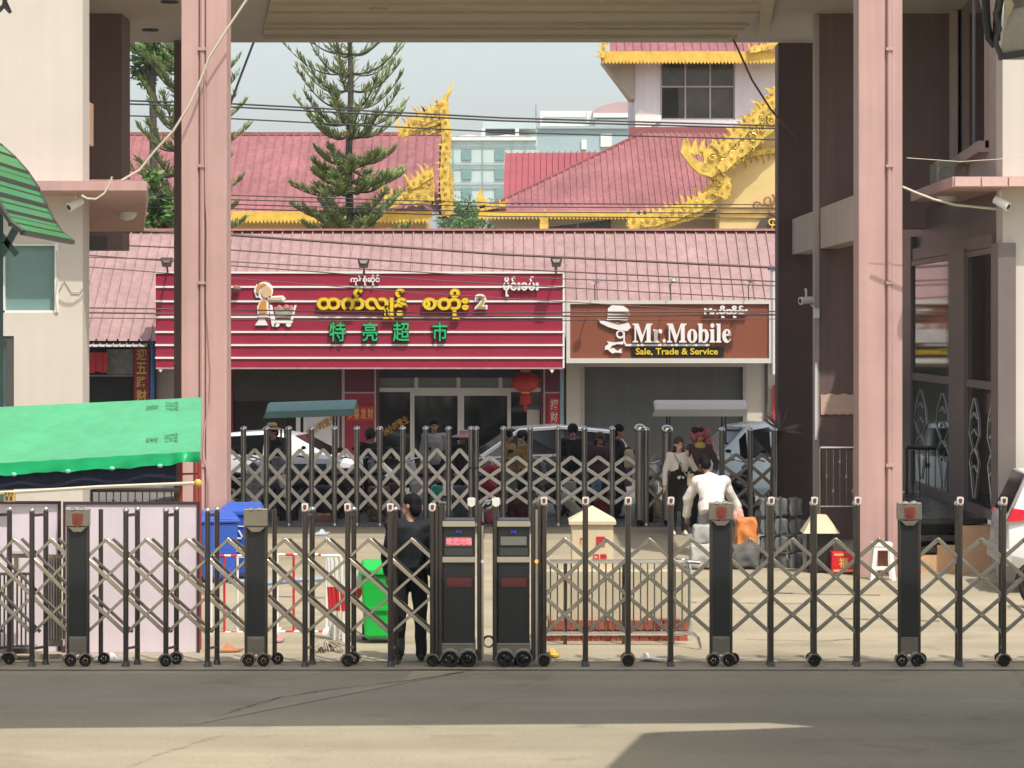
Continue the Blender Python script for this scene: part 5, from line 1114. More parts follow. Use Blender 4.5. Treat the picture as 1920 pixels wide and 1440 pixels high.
person('person in a loose white shirt bending over sacks with back turned', at(1335, 40.6), PI, 1.70, bp_, top=cl_white, bottom=cl_grey, shoes=cl_grey, loose=.03)
person('man in a plain grey shirt standing before the glass shop doors', at(814, 53.4), .1, 1.66, top=cl_grey, bottom=cl_black, sleeves=.6)
person('person in a straw hat and black clothes beside the white car', at(513, 53.0), -.9, 1.55, top=cl_black, bottom=cl_black, hat=straw_hat)
person('person in a wide faded pink sun hat next to the man in grey', at(862, 52.0), .9, 1.50, dict(head=(0, -.08, 1.56)), top=cl_black, bottom=cl_black, hat=brim(M('faded_pink_hat', (.50, .30, .26), .8), .24), female=True)
person('woman in a mustard jacket with hair tied back, facing a person in a cap', at(953, 51.4), .9, 1.52, dict(eL=(.22, -.08, 1.14), wL=(.12, -.26, 1.18), eR=(-.22, -.06, 1.14), wR=(-.08, -.26, 1.14)), top=cl_mustard, bottom=cl_grey, female=True)
person('dark-clothed person in a black hood half hidden before the red shop pillar', at(694, 52.4), .4, 1.50, top=cl_black, bottom=cl_black, hat=lambda r, H_, k: MB().ell(H_(0, .02, .04), (.105, .12, .12)).build('hood', cl_black, r))
person('person in a black cap and mustard checked top before the silver van', at(981, 50.9), -1.4, 1.54, top=M('mustard_check', (.33, .20, .06), .85, var=.6, scale=18), bottom=cl_black, hat=cap(black), sk=skin)
person('person all in black with a round black hat, between two rear gate posts', at(1074, 51.2), 0, 1.64, top=cl_black, bottom=cl_black, hat=lambda r, H_, k: MB().ell(H_(0, .01, .05), (.10, .11, .10)).build('hat', cl_black, r))
person('stooping person in dark brown with reddish-brown hair beside the person in black', at(1122, 51.0), .2, 1.56, dict(chest=(0, -.05, 1.25), neck=(0, -.10, 1.42), head=(0, -.16, 1.53)), top=cl_brown, bottom=cl_black, hair=M('red_brown_hair', (.075, .022, .016), .5), longhair=True, female=True)
person('man in black seen in profile near the thick dark end post', at(1160, 50.4), 1.45, 1.66, top=cl_black, bottom=cl_black)

# ================================================================ VEHICLES
def car(label, cat, name, st, w, paint, loc, rz, cab, wheels, ends=(), roofm=None):
    t = thing(name, label, cat, (0, 0, 0)); mb = MB(); secs = []
    for x, zb, zm, zt, wf in st:
        inb = (zt-zm) > .12
        wt = w*wf*(.80 if inb else .93)
        h = [(w*wf*.90, zb), (w*wf, zb+.14), (w*wf, (zb+zm)/2+.1), (w*wf*.97, zm), (wt, zt-.05), (wt*.88, zt)]
        secs.append([Vector((x, y, z)) for y, z in h]+[Vector((x, -y, z)) for y, z in reversed(h)])
    n = len(secs[0]); k = len(mb.v)
    for s_ in secs: mb.v += s_
    for i in range(len(secs)-1):
        for q in range(n): q2 = (q+1) % n; mb.f.append([k+i*n+q2, k+i*n+q, k+(i+1)*n+q, k+(i+1)*n+q2]); mb.sm.append(True); mb.mi.append(0)
    mb.f.append([k+q for q in range(n)]); mb.f.append([k+(len(secs)-1)*n+q for q in reversed(range(n))]); mb.sm += [False]*2; mb.mi += [0]*2
    b = mb.build('body', paint, t, bevel=.012)
    gl_ = MB(); c0, c1 = cab
    for i in range(c0, c1):
        for sg in (0, 1):
            q, r = (3, 4) if sg == 0 else (n-4, n-5)
            A, B, C, Dd = secs[i][q], secs[i+1][q], secs[i+1][r], secs[i][r]
            o = Vector((0, .008 if A.y > 0 else -.008, .004)); cen = (A+B+C+Dd)/4
            gl_.quad(*[v.lerp(cen, .10)+o for v in (A, B, C, Dd)])
    for i in ends:
        a, b_ = secs[i], secs[i+1]; A, B, C, Dd = a[5], a[n-6], b_[n-6], b_[5]; nr = (B-A).cross(Dd-A).normalized()
        if nr.z < 0: nr = -nr
        cen = (A+B+C+Dd)/4; gl_.quad(*[v.lerp(cen, .10)+nr*.012 for v in (A, B, C, Dd)])
    gl_.build('windows', carglass, t)
    if roofm:
        rf = MB(); u_ = Vector((0, 0, .012))
        for i in range(c0, c1-0): rf.quad(secs[i][4]+u_, secs[i][5]+u_, secs[i+1][5]+u_, secs[i+1][4]+u_); rf.quad(secs[i][5]+u_, secs[i][n-6]+u_, secs[i+1][n-6]+u_, secs[i+1][5]+u_); rf.quad(secs[i][n-6]+u_, secs[i][n-5]+u_, secs[i+1][n-5]+u_, secs[i+1][n-6]+u_)
        for sg in (4, n-5):
            for i in range(c0-1, c1+1): rf.bar(secs[i][sg]+u_, secs[i+1][sg]+u_, .07, .05)
            for i in range(c0, c1+1): rf.bar(secs[i][3 if sg == 4 else n-4]+u_, secs[min(i+1, c1)][3 if sg == 4 else n-4]+u_*1.01+Vector((.001, 0, 0)), .05, .04)
        rf.build('roof', roofm, t)
    for x in wheels:
        for sg in (-1, 1):
            c = Vector((x, sg*(w-.10), .32)); wl_ = MB().cyl(c+Vector((0, -.1, 0)), c+Vector((0, .1, 0)), .32, n=22).build('wheel', rubber, t)
            MB().cyl(c+Vector((0, sg*.1, 0)), c+Vector((0, sg*.108, 0)), .2, n=18).build('rim', steel, wl_)
            MB().cyl(c+Vector((0, -sg*.02, .02)), c+Vector((0, sg*.096, .02)), .385, n=22).build('wheel_arch', black, t)
    t.location = loc; t.rotation_euler = (0, 0, rz); return t
suv = [(-2.28, .42, .62, .64, .90), (-2.24, .36, .95, .99, .97), (-1.98, .30, 1.0, 1.54, 1), (-.6, .25, .99, 1.62, 1), (.3, .25, .97, 1.55, 1), (1.15, .25, .95, 1.0, 1), (2.1, .3, .80, .83, .95), (2.3, .4, .6, .62, .85)]
sed = [(-2.2, .38, .72, .74, .9), (-2.05, .28, .92, .95, .97), (-1.45, .22, .95, .99, 1), (-.75, .22, .94, 1.36, 1), (0, .22, .92, 1.40, 1), (.5, .22, .9, 1.32, 1), (1.25, .22, .88, .92, 1), (2.05, .26, .72, .75, .94), (2.25, .36, .56, .58, .85)]
mpv = [(-1.95, .4, .8, .82, .9), (-1.9, .3, .98, 1.02, .97), (-1.6, .25, 1.0, 1.50, 1), (-.4, .25, .99, 1.62, 1), (.5, .25, .97, 1.56, 1), (1.35, .25, .92, .97, 1), (1.85, .3, .78, .8, .93), (2.0, .4, .6, .62, .85)]
t = car('white SUV with tinted rear window and red tail lamps near the glass doors', 'car', 'parked_car', suv, .88, carwhite, (8.62, 36.85, 0), -.04, (2, 5), (-1.45, 1.45), (1, 4))
t.location = (0, 0, 0); t.rotation_euler = (0, 0, 0)
MB().hexa([Vector(p) for p in [(-2.27, -.90, .93), (-1.86, -.892, .96), (-1.86, -.8, .96), (-2.27, -.8, .93), (-2.20, -.885, 1.10), (-1.94, -.882, 1.06), (-1.94, -.8, 1.06), (-2.20, -.8, 1.10)]]).build('tail_lamp', tail, t); MB().hexa([Vector(p) for p in [(-2.25, .90, .95), (-1.86, .892, .97), (-1.86, .84, .97), (-2.25, .84, .95), (-2.21, .885, 1.02), (-1.94, .882, 1.02), (-1.94, .84, 1.02), (-2.21, .84, 1.02)]]).build('tail_lamp', tail, t)
MB().box(-2.295, -2.25, -.26, .26, .70, .83).build('number_plate', M('plate_grey', (.35, .36, .36), .5), t); MB().box(-2.31, -2.2, -.86, .86, .36, .58).build('bumper', M('bumper_grey', (.42, .43, .43), .5), t, bevel=.03)
MB().bar((-1.7, -.9, .93), (.9, -.9, .90), .02, .02).build('trim_line', M('bumper_grey'), t); t.location = (8.62, 36.85, 0); t.rotation_euler = (0, 0, -.04)
car('white saloon car with sunlit roof behind the rear gate near the straw hat', 'car', 'parked_car', sed, .86, carwhite, (X(515, 55.5), 55.5, 0), -.15, (3, 5), (-1.4, 1.4), (2, 5))
car('black people carrier with a silver roof standing across the shop entrance', 'car', 'parked_car', mpv, .86, M('car_black', (.015, .015, .018), .2, var=.05, coat=.6), (X(1010, 56.5), 56.5, 0), PI+.12, (2, 5), (-1.25, 1.3), (1, 4), carsilver).scale = (.93, .93, .90)
car('pale blue pickup cab with slanting windscreen beside the dark spiky plant', 'pickup', 'pickup_truck', [(-2.2, .42, .9, .92, .95), (-2.15, .3, .98, 1.0, 1), (-.2, .28, .98, 1.02, 1), (-.1, .28, .98, 1.60, 1), (.5, .28, .97, 1.63, 1), (.95, .28, .95, 1.56, 1), (1.55, .28, .93, .98, 1), (2.1, .32, .75, .78, .93), (2.25, .4, .6, .62, .85)], .85, carblue, (X(1468, 53.5), 53.5, 0), PI+.25, (3, 6), (-1.3, 1.4), (5,))
def tricycle(label, roof, px0, px1, D, ytop, th, tilt):
    t = thing('motor_tricycle', label, 'tricycle', (X((px0+px1)/2, D), D, 0), 'roofed motor tricycles behind the rear gate'); a, b = X(px0, D), X(px1, D); zt = Z(ytop, D); n = 8
    mb = MB()
    for i in range(n):
        u0, u1 = i/n, (i+1)/n; yo = lambda u: -1.0+2.0*u; zz = lambda u: zt-.0+.16*math.sin(PI*u)-th
        mb.hexa([Vector(p) for p in [(a, D+yo(u0)*.55, zz(u0)-tilt), (b, D+yo(u0)*.55, zz(u0)), (b, D+yo(u1)*.55, zz(u1)), (a, D+yo(u1)*.55, zz(u1)-tilt), (a+.04, D+yo(u0)*.55, zz(u0)-tilt+.03), (b, D+yo(u0)*.55, zz(u0)+.03), (b, D+yo(u1)*.55, zz(u1)+.03), (a+.04, D+yo(u1)*.55, zz(u1)-tilt+.03)]])
    mb.hexa([Vector(p) for p in [(a-.05, D-.56, zt-th-tilt-.10), (b-.03, D-.56, zt-th-.10), (b-.03, D-.54, zt-th-.10), (a-.05, D-.54, zt-th-tilt-.10), (a, D-.55, zt-th-tilt+.02), (b, D-.55, zt-th+.02), (b, D-.53, zt-th+.02), (a, D-.53, zt-th-tilt+.02)]])
    mb.build('roof', roof, t)
    mb = MB(); [mb.cyl((x, D+y, .75), (x, D+y, zt-th-.03-tilt*.7), .02, n=6) for x in (a+.28, b-.4) for y in (-.45, .45)]; mb.build('roof_post', dgrey, t)
    mb = MB(); mb.box(a+.15, b-.6, D-.5, D+.5, .45, .50); mb.box(a+.15, b-.6, D-.5, D-.47, .5, .8); mb.box(a+.15, b-.6, D+.47, D+.5, .5, .8); mb.build('cargo_bed', M('bed_blue', (.05, .07, .10), .5, var=.2), t)
    MB().box(b-.55, b-.1, D-.18, D+.18, .62, .74).build('seat', black, t, bevel=.03); MB().capsule((b-.1, D, .62), (b+.25, D, .78), .14, .10).build('fuel_tank', redp, t); MB().tube([(b+.3, D-.35, .98), (b+.36, D, .92), (b+.3, D+.35, .98)], .016, 6).build('handlebar', chrome, t); mb = MB(); mb.cyl((b+.34, D, .92), (b+.55, D, .3), .03, n=8); mb.build('fork', chrome, t)
    for c in ((b+.55, D, .29), (a+.5, D-.5, .29), (a+.5, D+.5, .29)): MB().torus(c, .24, .05, 'Y', 20, 8).cyl(Vector(c)-Vector((0, .03, 0)), Vector(c)+Vector((0, .03, 0)), .2, n=16).build('wheel', rubber, t)
    return t
tricycle('motor tricycle with a long teal canvas roof by the white car', teal, 503, 668, 53.6, 768, .0, .05)
tricycle('motor tricycle with a pale sheet roof before the grey roller shutter', M('pale_roof', (.52, .48, .42), .5, var=.1), 1225, 1397, 53.2, 769, .0, .0)

def motorbike():
    t = thing('motorbike', 'x', 'motorbike', (0, 0, 0), 'motorbikes parked behind the rear gate')
    for x in (-.6, .62):
        c = Vector((x, 0, .28)); w = MB().torus(c, .24, .045, 'Y', 22, 8).build('wheel', rubber, t); m_ = MB().torus(c, .195, .014, 'Y', 20, 5).cyl(c+Vector((0, -.05, 0)), c+Vector((0, .05, 0)), .05, n=10)
        for i in range(6): a = PI*i/3; m_.cyl(c, c+Vector((math.cos(a)*.19, 0, math.sin(a)*.19)), .008, n=4)
        m_.build('rim', steel_l, w)
    mb = MB(); mb.capsule((-.35, 0, .62), (.2, 0, .52), .12, .12); mb.capsule((.2, 0, .5), (.48, 0, .86), .11, .09); mb.capsule((-.35, 0, .62), (-.75, 0, .68), .11, .07); mb.capsule((.0, 0, .4), (.1, 0, .32), .13, .12); mb.build('body', redp, t, voxel=.03, smooth=3)
    mb = MB(); mb.loft([((-.78, 0, .77), .05, .03), ((-.5, 0, .78), .13, .05), ((-.1, 0, .74), .12, .05), ((.08, 0, .71), .06, .03)], (0, 1, 0)); mb.build('seat', black, t)
    MB().tube([(.38, -.36, 1.0), (.47, -.2, 1.03), (.50, 0, .97), (.47, .2, 1.03), (.38, .36, 1.0)], .016, 6).build('handlebar', chrome, t)
    mb = MB(); [mb.cyl((.48, s_*.07, .9), (.62, s_*.07, .28), .025, n=8) for s_ in (-1, 1)]; mb.build('fork', chrome, t)
    MB().ell((.56, 0, .90), (.07, .08, .08)).build('headlight', M('lamp_glass', (.7, .7, .68), .1), t)
    [MB().cyl((.45, s_*.2, 1.02), (.42, s_*.30, 1.16), .007, n=5).ell((.42, s_*.32, 1.18), (.02, .06, .035)).build('mirror', black, t) for s_ in (-1, 1)]
    MB().cyl((-.1, -.14, .25), (-.72, -.16, .33), .04, .05, 10).build('exhaust', chrome, t)
    mb = MB(); mb.box(-.35, .12, -.1, .1, .22, .42); mb.build('engine', dgrey, t, bevel=.03); mb = MB(); 
    for i in range(7): a0 = .2+PI*.7*i/7; a1 = .2+PI*.7*(i+1)/7; mb.hexa([Vector((.62+math.cos(a)*q, y, .28+math.sin(a)*q)) for y in (-.06, .06) for a, q in ((a0, .30), (a0, .315), (a1, .315), (a1, .30))])
    mb.build('mudguard', redp, t); return t
mk0 = motorbike()
bikes = [(452, 51.2, 1.2, 'black motorbike by the front pillar with its wheel facing the bars', M('bike_black', (.02, .02, .022), .3)), (505, 51.6, 1.9, 'white-panelled motorbike in front of the straw hat', M('bike_white', (.60, .60, .58), .3)), (575, 51.9, 2.4, 'dark motorbike under the teal roof', M('bike_black')), (655, 51.4, 1.3, 'black motorbike with raised mirrors before the red shop pillar', M('bike_black')), (705, 51.8, 1.8, 'dark grey motorbike next to the wooden pallet stack', M('bike_grey', (.08, .08, .085), .3)), (790, 51.5, 2.0, 'pale motorbike before the man in grey', M('bike_silver', (.38, .38, .40), .3)), (915, 50.6, 1.35, 'red motorbike beside the strapped twin posts', redp), (1030, 51.6, 1.9, 'dark motorbike behind the rolled mat', M('bike_black')), (1130, 51.8, 1.1, 'grey motorbike behind the stooping person', M('bike_grey')), (1222, 50.2, 1.5, 'motorbike with cream mudguard facing the gap in the rear gate', M('bike_cream', (.66, .60, .44), .3)), (1390, 50.5, 1.3, 'dark motorbike behind the short rear gate', M('bike_black'))]
for i, (px, D, rz, lab, mt) in enumerate(bikes):
    if i == 0: o = mk0; o['label'] = lab; recolor(o, redp, mt)
    else: o = dup(mk0, (0, 0, 0), 0, lab); recolor(o, bikes[0][4], mt)
    o.location = at(px, D); o.rotation_euler = (0, 0, rz)
o = dup(mk0, (X(2035, 33.8), 33.8, 0), PI-.7, 'black motorbike cut by the edge of the picture in front of the SUV'); del o['group']
# ================================================================ STALL, BOARDS, BINS AND BARRIERS
# green tarp stall
t = thing('stall_tent', 'stall covered by a wide green tarpaulin over a navy cloth band and red posts', 'stall', (-4.6, 30.4, 0))
db, df = 31.6, 29.7
n, m_ = 36, 16
def tp(u, v):   # u along the width, v from the rear top edge (0) to the front edge (1)
    a = P(2+376*u, 763-18*u, db); b = P(2+374*u, 868-22*u, df); p = a.lerp(b, v); p.z += (.018*math.sin(u*9+v*4)+.010*abs(math.sin(u*13-v*5))+.008*math.sin(u*31+v*9))*math.sin(PI*v)-.05*math.sin(PI*v)*(1-abs(2*u-1))+.003*math.sin(u*40+v*3)*v*v; return p
mb = MB(); k = len(mb.v)
ext = [-.25+1.25*i/n for i in range(n+1)]
for j in range(m_+1): mb.v += [tp(u, j/m_) for u in ext]
for j in range(m_):
    for i in range(n): q = j*(n+1)+i; mb.f.append([q, q+n+1, q+n+2, q+1]); mb.sm.append(True); mb.mi.append(0)
mb.build('tarp', tarp, t)
mb = MB(); N = 90
def vb(u): return .128+.007*math.sin(u*23)+.004*math.sin(u*61)-(.05*max(0, u-.8)*5*math.sin((u-.8)*16) if u > .8 else 0)
rows = []
for j in range(5):
    rows.append([])
    for i in range(N+1):
        u = -.25+1.25*i/N; p = tp(u, 1); w_ = (.010*math.sin(u*17+j*.7)+.006*math.sin(u*53))*j/4+(.03*math.sin(u*60)*j/4 if u > .85 else 0); rows[-1].append(len(mb.v)); mb.v.append(Vector((p.x, p.y-.015-.02*j/4+w_, p.z-vb(u)*1.0*j/4)))
for j in range(4):
    for i in range(N): mb.f.append([rows[j][i], rows[j+1][i], rows[j+1][i+1], rows[j][i+1]]); mb.sm.append(True); mb.mi.append(0)
mb.build('valance', tarpd, t)
mb = MB(); [mb.ell(tp(u, 1)+Vector((0, -.06, -.125)), (.03, .015, .022), 8, 5) for u in (.07, .34, .56, .8)]; mb.build('eyelet_patch', M('patch_green', (.25, .62, .42), .5), t)
mb = MB()
for yv in (.16, .72):
    for (uu, w_, h_) in ((.755, 22, 12), (.85, 26, 22), (.90, 9, 20)):
        c = tp(uu, yv); nrm = (tp(uu, yv+.05)-tp(uu, yv)).cross(tp(uu+.02, yv)-tp(uu, yv)).normalized()
        if nrm.z < 0: nrm = -nrm
        ux = (tp(uu+.02, yv)-tp(uu, yv)).normalized(); vy = (tp(uu, yv+.05)-tp(uu, yv)).normalized()
        nr_ = 3 if w_ > 10 else 4; mb = MB()
        for q in range(nr_):
            for s_ in range(3 if w_ > 9 else 1):
                a = c+vy*((q-(nr_-1)/2)*.10*(h_/22))+ux*((s_-1)*.045)+nrm*.012; L = .036*rnd.uniform(.6, 1.1)*(w_/22 if w_ > 10 else .6); wd = .012
                p0, p1 = a-ux*L*.6-vy*wd, a+ux*L*.6+vy*rnd.uniform(-.03, .03); mb.quad(p0, p0+vy*wd*2, p1+vy*wd*2, p1)
        mb.build('printed_mark', darkgreen, t)
mb = MB(); nn = 20
for i in range(nn):
    a0, a1 = -60+390*i/nn, -60+390*(i+1)/nn; f0 = lambda a: 876+6*(330-a)/330; mb.quad(P(a0, 921-16*(a0/330)*.6-3, df+.12+.02*math.sin(i)), P(a1, 921-16*(a1/330)*.6-3, df+.12+.02*math.sin(i+1)), P(a1, 874-9*(a1/330), df+.12), P(a0, 874-9*(a0/330), df+.12))
mb.build('navy_band', navy, t)
r_ = .022
for px, D_, top in ((339, 31.5, 800), (374, 29.9, 862), (366, 31.3, 800)): MB().cyl((X(px, D_), D_, 0), (X(px, D_), D_, Z(top, D_)), r_, n=8).build('post', redframe, t)
mb = MB(); mb.bar(P(333, 889, 29.95), P(376, 888, 29.95), .02, .02); mb.bar(P(0, 772, db-.05), P(374, 756, db-.05), .03, .03); mb.build('rail', redframe, t); MB().bar(P(0, 872, df+.06), P(374, 850, df+.06), .03, .03).build('rail', redframe, t)
MB().tube([P(-60, 927, df-.05), P(60, 921, df-.05), P(190, 913, df-.05), P(368, 906, df-.05)], .020, 6).build('pole', M('white_pole', (.66, .60, .46), .5), t)
MB().ell(P(371, 906, df-.06), (.045, .03, .045), 8, 6).cyl(P(371, 906, df-.08), P(371, 906, df+.1), .02, n=6).build('clamp', goldtrim, t)
b_ = thing('meter_box', 'small yellow box with dark knobs at the end of the white pole', 'box', P(17, 940, df-.04)); MB().pbox(7, 28, 922, 941, df-.09, .05).build('casing', M('box_yellow', (.60, .40, .13), .6), b_, bevel=.006); mb = MB(); [mb.ell(P(x, 925, df-.1), (.012, .01, .012), 6, 4) for x in (11, 17, 23)]; [mb.pbox(x, x+5, 931, 938, df-.094, .004) for x in (10, 18)]; mb.build('knobs', dgrey, b_)
def board(a, b, c, d, D, label):
    t = thing('board', label, 'board', P((a+b)/2, d, D), 'pale pink boards behind the gate'); MB().pbox(a+5, b-5, c+5, d-5, D, .03).build('panel', palepink, t); mb = MB(); mb.pbox(a, b, c, c+5, D-.015, .06); mb.pbox(a, b, d-5, d, D-.015, .06); mb.pbox(a, a+5, c+5, d-5, D-.015, .06); mb.pbox(b-5, b, c+5, d-5, D-.015, .06); mb.build('frame', maroon, t)
    mb = MB(); [mb.box(X(x, D)-.02, X(x, D)+.02, D+.05, D+.4, 0, .03) for x in (a+10, b-10)]; [mb.bar((X(x, D), D+.38, .02), (X(x, D), D+.05, 1.2), .03, .03) for x in (a+10, b-10)]; mb.build('stand', maroon, t); return t
board(-140, 113, 940, 1228, 29.75, 'pale pink board in a maroon frame behind the stainless trolley')
o = board(118, 374, 941, 1229, 29.6, 'wide pale pink board in a maroon frame beside the red stall post')
# stainless trolley at the left
t = thing('trolley', 'low stainless barred trolley on castors, standing before the pale pink board', 'trolley', (X(60, 29), 29, 0)); D = 29.0
mb = MB(); [mb.cyl(P(x, 1078, D), P(x, 1212, D), .011, n=6) for x in range(-40, 58, 8)]; mb.bar(P(-50, 1076, D), P(58, 1076, D), .03, .03); mb.bar(P(-50, 1214, D), P(58, 1214, D), .04, .05); mb.build('bars', steel, t)
MB().pbox(12, 60, 1038, 1046, D, .3).pbox(26, 34, 1046, 1074, D+.05, .08).build('handle_post', steel_l, t); MB().pbox(-50, 58, 1216, 1226, D-.1, .4).bar(P(28, 1222, D-.05), P(28, 1240, D-.05), .03, .03).build('base', steel_l, t)
c = Vector((X(20, D), D-.06, .065)); wheel(t, c, .065, .05); wheel(t, c+Vector((-.3, 0, 0)), .065, .05)
t = thing('barrier_end', 'ribbed stainless column with a foot bracket between the trolley and the thick gate post', 'barrier', (X(100, 29.1), 29.1, 0)); D = 29.1
mb = MB(); [mb.cyl(P(x, 1046, D), P(x, 1200, D), .014, n=6) for x in range(88, 118, 5)]; mb.build('ribs', steel, t); mb = MB(); mb.pbox(85, 118, 1040, 1047, D-.02, .12); mb.pbox(85, 118, 1200, 1212, D-.02, .12); mb.bar(P(86, 1208, D), P(86, 1236, D), .03, .03); mb.bar((X(86, D)-.05, D, .03), (X(118, D), D, .02), .05, .04); mb.build('frame', steel_l, t)
# wheelie bins
def bin_(label, cx, D, w, d, h, mat, rz, name='wheelie_bin', group=None, logo=False):
    t = thing(name, label, 'bin', (0, 0, 0), group)
    mb = MB(); a, b, hh = w/2, d/2, h*.86; k = .84
    mb.hexa([(-a*k, -b*k, .06), (a*k, -b*k, .06), (a*k, b*k, .06), (-a*k, b*k, .06), (-a, -b, hh), (a, -b, hh), (a, b, hh), (-a, b, hh)]); mb.build('body', mat, t, bevel=.03)
    mb = MB(); mb.box(-a-.02, a+.02, -b-.025, b+.02, hh+.004, hh+.05); mb.build('rim', mat, t, bevel=.012)
    mb = MB(); mb.hexa([(-a-.015, -b-.03, hh+.054), (a+.015, -b-.03, hh+.054), (a+.015, b+.02, hh+.054), (-a-.015, b+.02, hh+.054), (-a*.86, -b*.7, h-.01), (a*.86, -b*.7, h-.01), (a*.9, b*.9, h+.02), (-a*.9, b*.9, h+.02)]); lid = mb.build('lid', mat, t, bevel=.015)
    mb = MB(); [mb.cyl((s_*a*.55, b+.02, h-.03), (s_*a*.55, b+.10, h-.03), .015, n=6) for s_ in (-1, 1)]; mb.cyl((-a*.6, b+.10, h-.03), (a*.6, b+.10, h-.03), .018, n=8); mb.build('handle', mat, lid)
    for s_ in (-1, 1): MB().cyl((s_*(a*.8-.03), b*.75, .09), (s_*(a*.8+.03), b*.75, .09), .09, n=14).build('wheel', rubber, t)
    mb = MB(); mb.box(-a*.75, a*.75, -b-.002, -b+.02, h*.42, h*.46); mb.build('rib', mat, t)
    if logo:
        mb = MB(); f = -b*.97-.012
        for ci, cz, sc in ((.0, .60, .085), (.0, .42, .07)):
            for q in range(3): a0 = PI/2+q*2*PI/3; a1 = a0+2*PI/3; p0, p1 = (math.cos(a0)*sc, math.sin(a0)*sc), (math.cos(a1)*sc, math.sin(a1)*sc); mb.bar((ci+p0[0]*.85+p1[0]*.15, f, cz+p0[1]*.85+p1[1]*.15), (ci+p1[0]*.85+p0[0]*.15, f, cz+p1[1]*.85+p0[1]*.15), .02, .01, (0, 1, 0))
        fr2 = [(-.13, .30), (.13, .30), (.13, .72), (-.13, .72)]
        for p, q in zip(fr2, fr2[1:]+fr2[:1]): mb.bar((p[0], f, p[1]), (q[0], f, q[1]), .012, .01, (0, 1, 0))
        mb.build('recycling_mark', white, t)
    t.location = (cx, D, 0); t.rotation_euler = (0, 0, rz); return t
bin_('blue wheelie bin next to the red stall post, lid slightly open', X(408, 38.0), 37.9, .50, .55, .93, blue, .25, group='blue wheelie bins')
bin_('taller blue wheelie bin with white recycling mark, half behind the thick black gate post', X(452, 38.4), 38.5, .50, .55, 1.0, blue, -.1, group='blue wheelie bins', logo=True)
bin_('bright green wheelie bin beside the guard, scuffed on its front', X(716, 30.6), 30.65, .46, .52, .86, green, .06)
# red and white barricades
def barricade(label, a, b, c, d, D, skew=0.):
    t = thing('barricade', label, 'barrier', (X((a+b)/2, D), D, 0), 'red and white tube barricades'); r = .014
    wt = MB(); zt, zb, x0, x1 = Z(c, D), Z(d, D), X(a, D), X(b, D)
    def seg(p, q, k=6):
        for i in range(k): wt.cur = i % 2; wt.cyl(Vector(p).lerp(Vector(q), i/k), Vector(p).lerp(Vector(q), (i+1)/k), r, n=8)
    seg((x0, D, zt), (x1, D+skew, zt)); seg((x0, D, zb), (x1, D+skew, zb))
    for i in range(4): u = i/3; wt.cur = 1 if i == 1 else 0; wt.cyl((x0+(x1-x0)*u, D+skew*u, zb if 0 < i < 3 else .02), (x0+(x1-x0)*u, D+skew*u, zt), r, n=8)
    wt.build('tubes', [white, redp], t); [MB().box(x-.03, x+.03, D-.25+skew*k, D+.25+skew*k, 0, .03).build('foot', white, t) for x, k in ((x0, 0), (x1, 1))]
barricade('red and white tube barricade in front of the blue bins', 396, 470, 1042, 1186, 31.6)
barricade('red and white tube barricade between the black gate post and the folded white hoops', 520, 612, 1040, 1184, 31.6)
t = thing('hose', 'blue and white hose lying along the ground beyond the barricades', 'hose', G(520, 1096)); mb = MB(); mb.tube([G(430, 1094)+Vector((0, 0, .03)), G(500, 1098)+Vector((0, 0, .03)), G(560, 1092)+Vector((0, 0, .03)), G(612, 1090)+Vector((0, 0, .03))], .03, 6); mb.build('tube', M('hose_blue', (.28, .36, .58), .5, var=.5, scale=5), t)
# folded hoops
t = thing('folded_barrier', 'bundle of folded white hoop barriers with red bands leaning together', 'barrier', (X(632, 30.6), 30.6, 0)); wt = MB()
for i, (px, dd) in enumerate(((616, .5), (622, .35), (630, .2), (640, .05))):
    D = 30.5+dd; hoop = [(X(px-14, D), D, Z(1042, D)), (X(px-3, D), D, Z(1042, D)), (X(px, D), D, Z(1052, D)), (X(px+1, D), D, Z(1100, D))]; wt.cur = 0; wt.tube(hoop, .019, 6); wt.cur = 1; wt.cyl((X(px+1, D), D, Z(1100, D)), (X(px+4, D), D, Z(1145, D)), .024, n=8); wt.cur = 0; wt.cyl((X(px+4, D), D, Z(1145, D)), (X(px+4, D), D, 0), .019, n=8)
wt.build('hoops', [white, redp], t)
t = thing('stop_paddle', 'round white road sign with red lower half on a stand beside the green bin', 'sign', (X(663, 30.7), 30.7, 0)); D = 30.7; c = P(663, 1098, D)
MB().prism([(c.x+.11*math.cos(a*PI/12), c.z+.17*math.sin(a*PI/12)) for a in range(24)], D, D+.02).build('plate', white, t)
MB().prism([(c.x+.10*math.cos(PI+a*PI/12), c.z-.03+.13*math.sin(PI+a*PI/12)) for a in range(13)], D-.008, D-.001).build('red_half', redp, t); mb = MB(); mb.cyl((c.x, D+.03, 0), (c.x, D+.03, c.z), .015, n=8); [mb.bar((c.x, D+.03, .12), (c.x+dx_, D+.03+dy_, .01), .02, .02) for dx_, dy_ in ((-.18, 0), (.18, 0), (0, .2))]; mb.build('stand', whitem, t)
t = thing('broom_bundle', 'bundle of pale straw brooms lying at the foot of the folded hoops', 'broom', G(615, 1222)); mb = MB()
for i in range(60): a = P(606+rnd.uniform(-3, 3), 1204, 30.1+rnd.uniform(-.1, .1)); b = G(590+rnd.uniform(0, 62), 1222+rnd.uniform(-6, 4)); b.z = rnd.uniform(.01, .07); mb.tube([a, a.lerp(b, .5)+Vector((0, 0, .03)), b], .007, 4)
mb.build('bristles', M('bristle', (.50, .44, .33), .8, var=.5, scale=12), t)
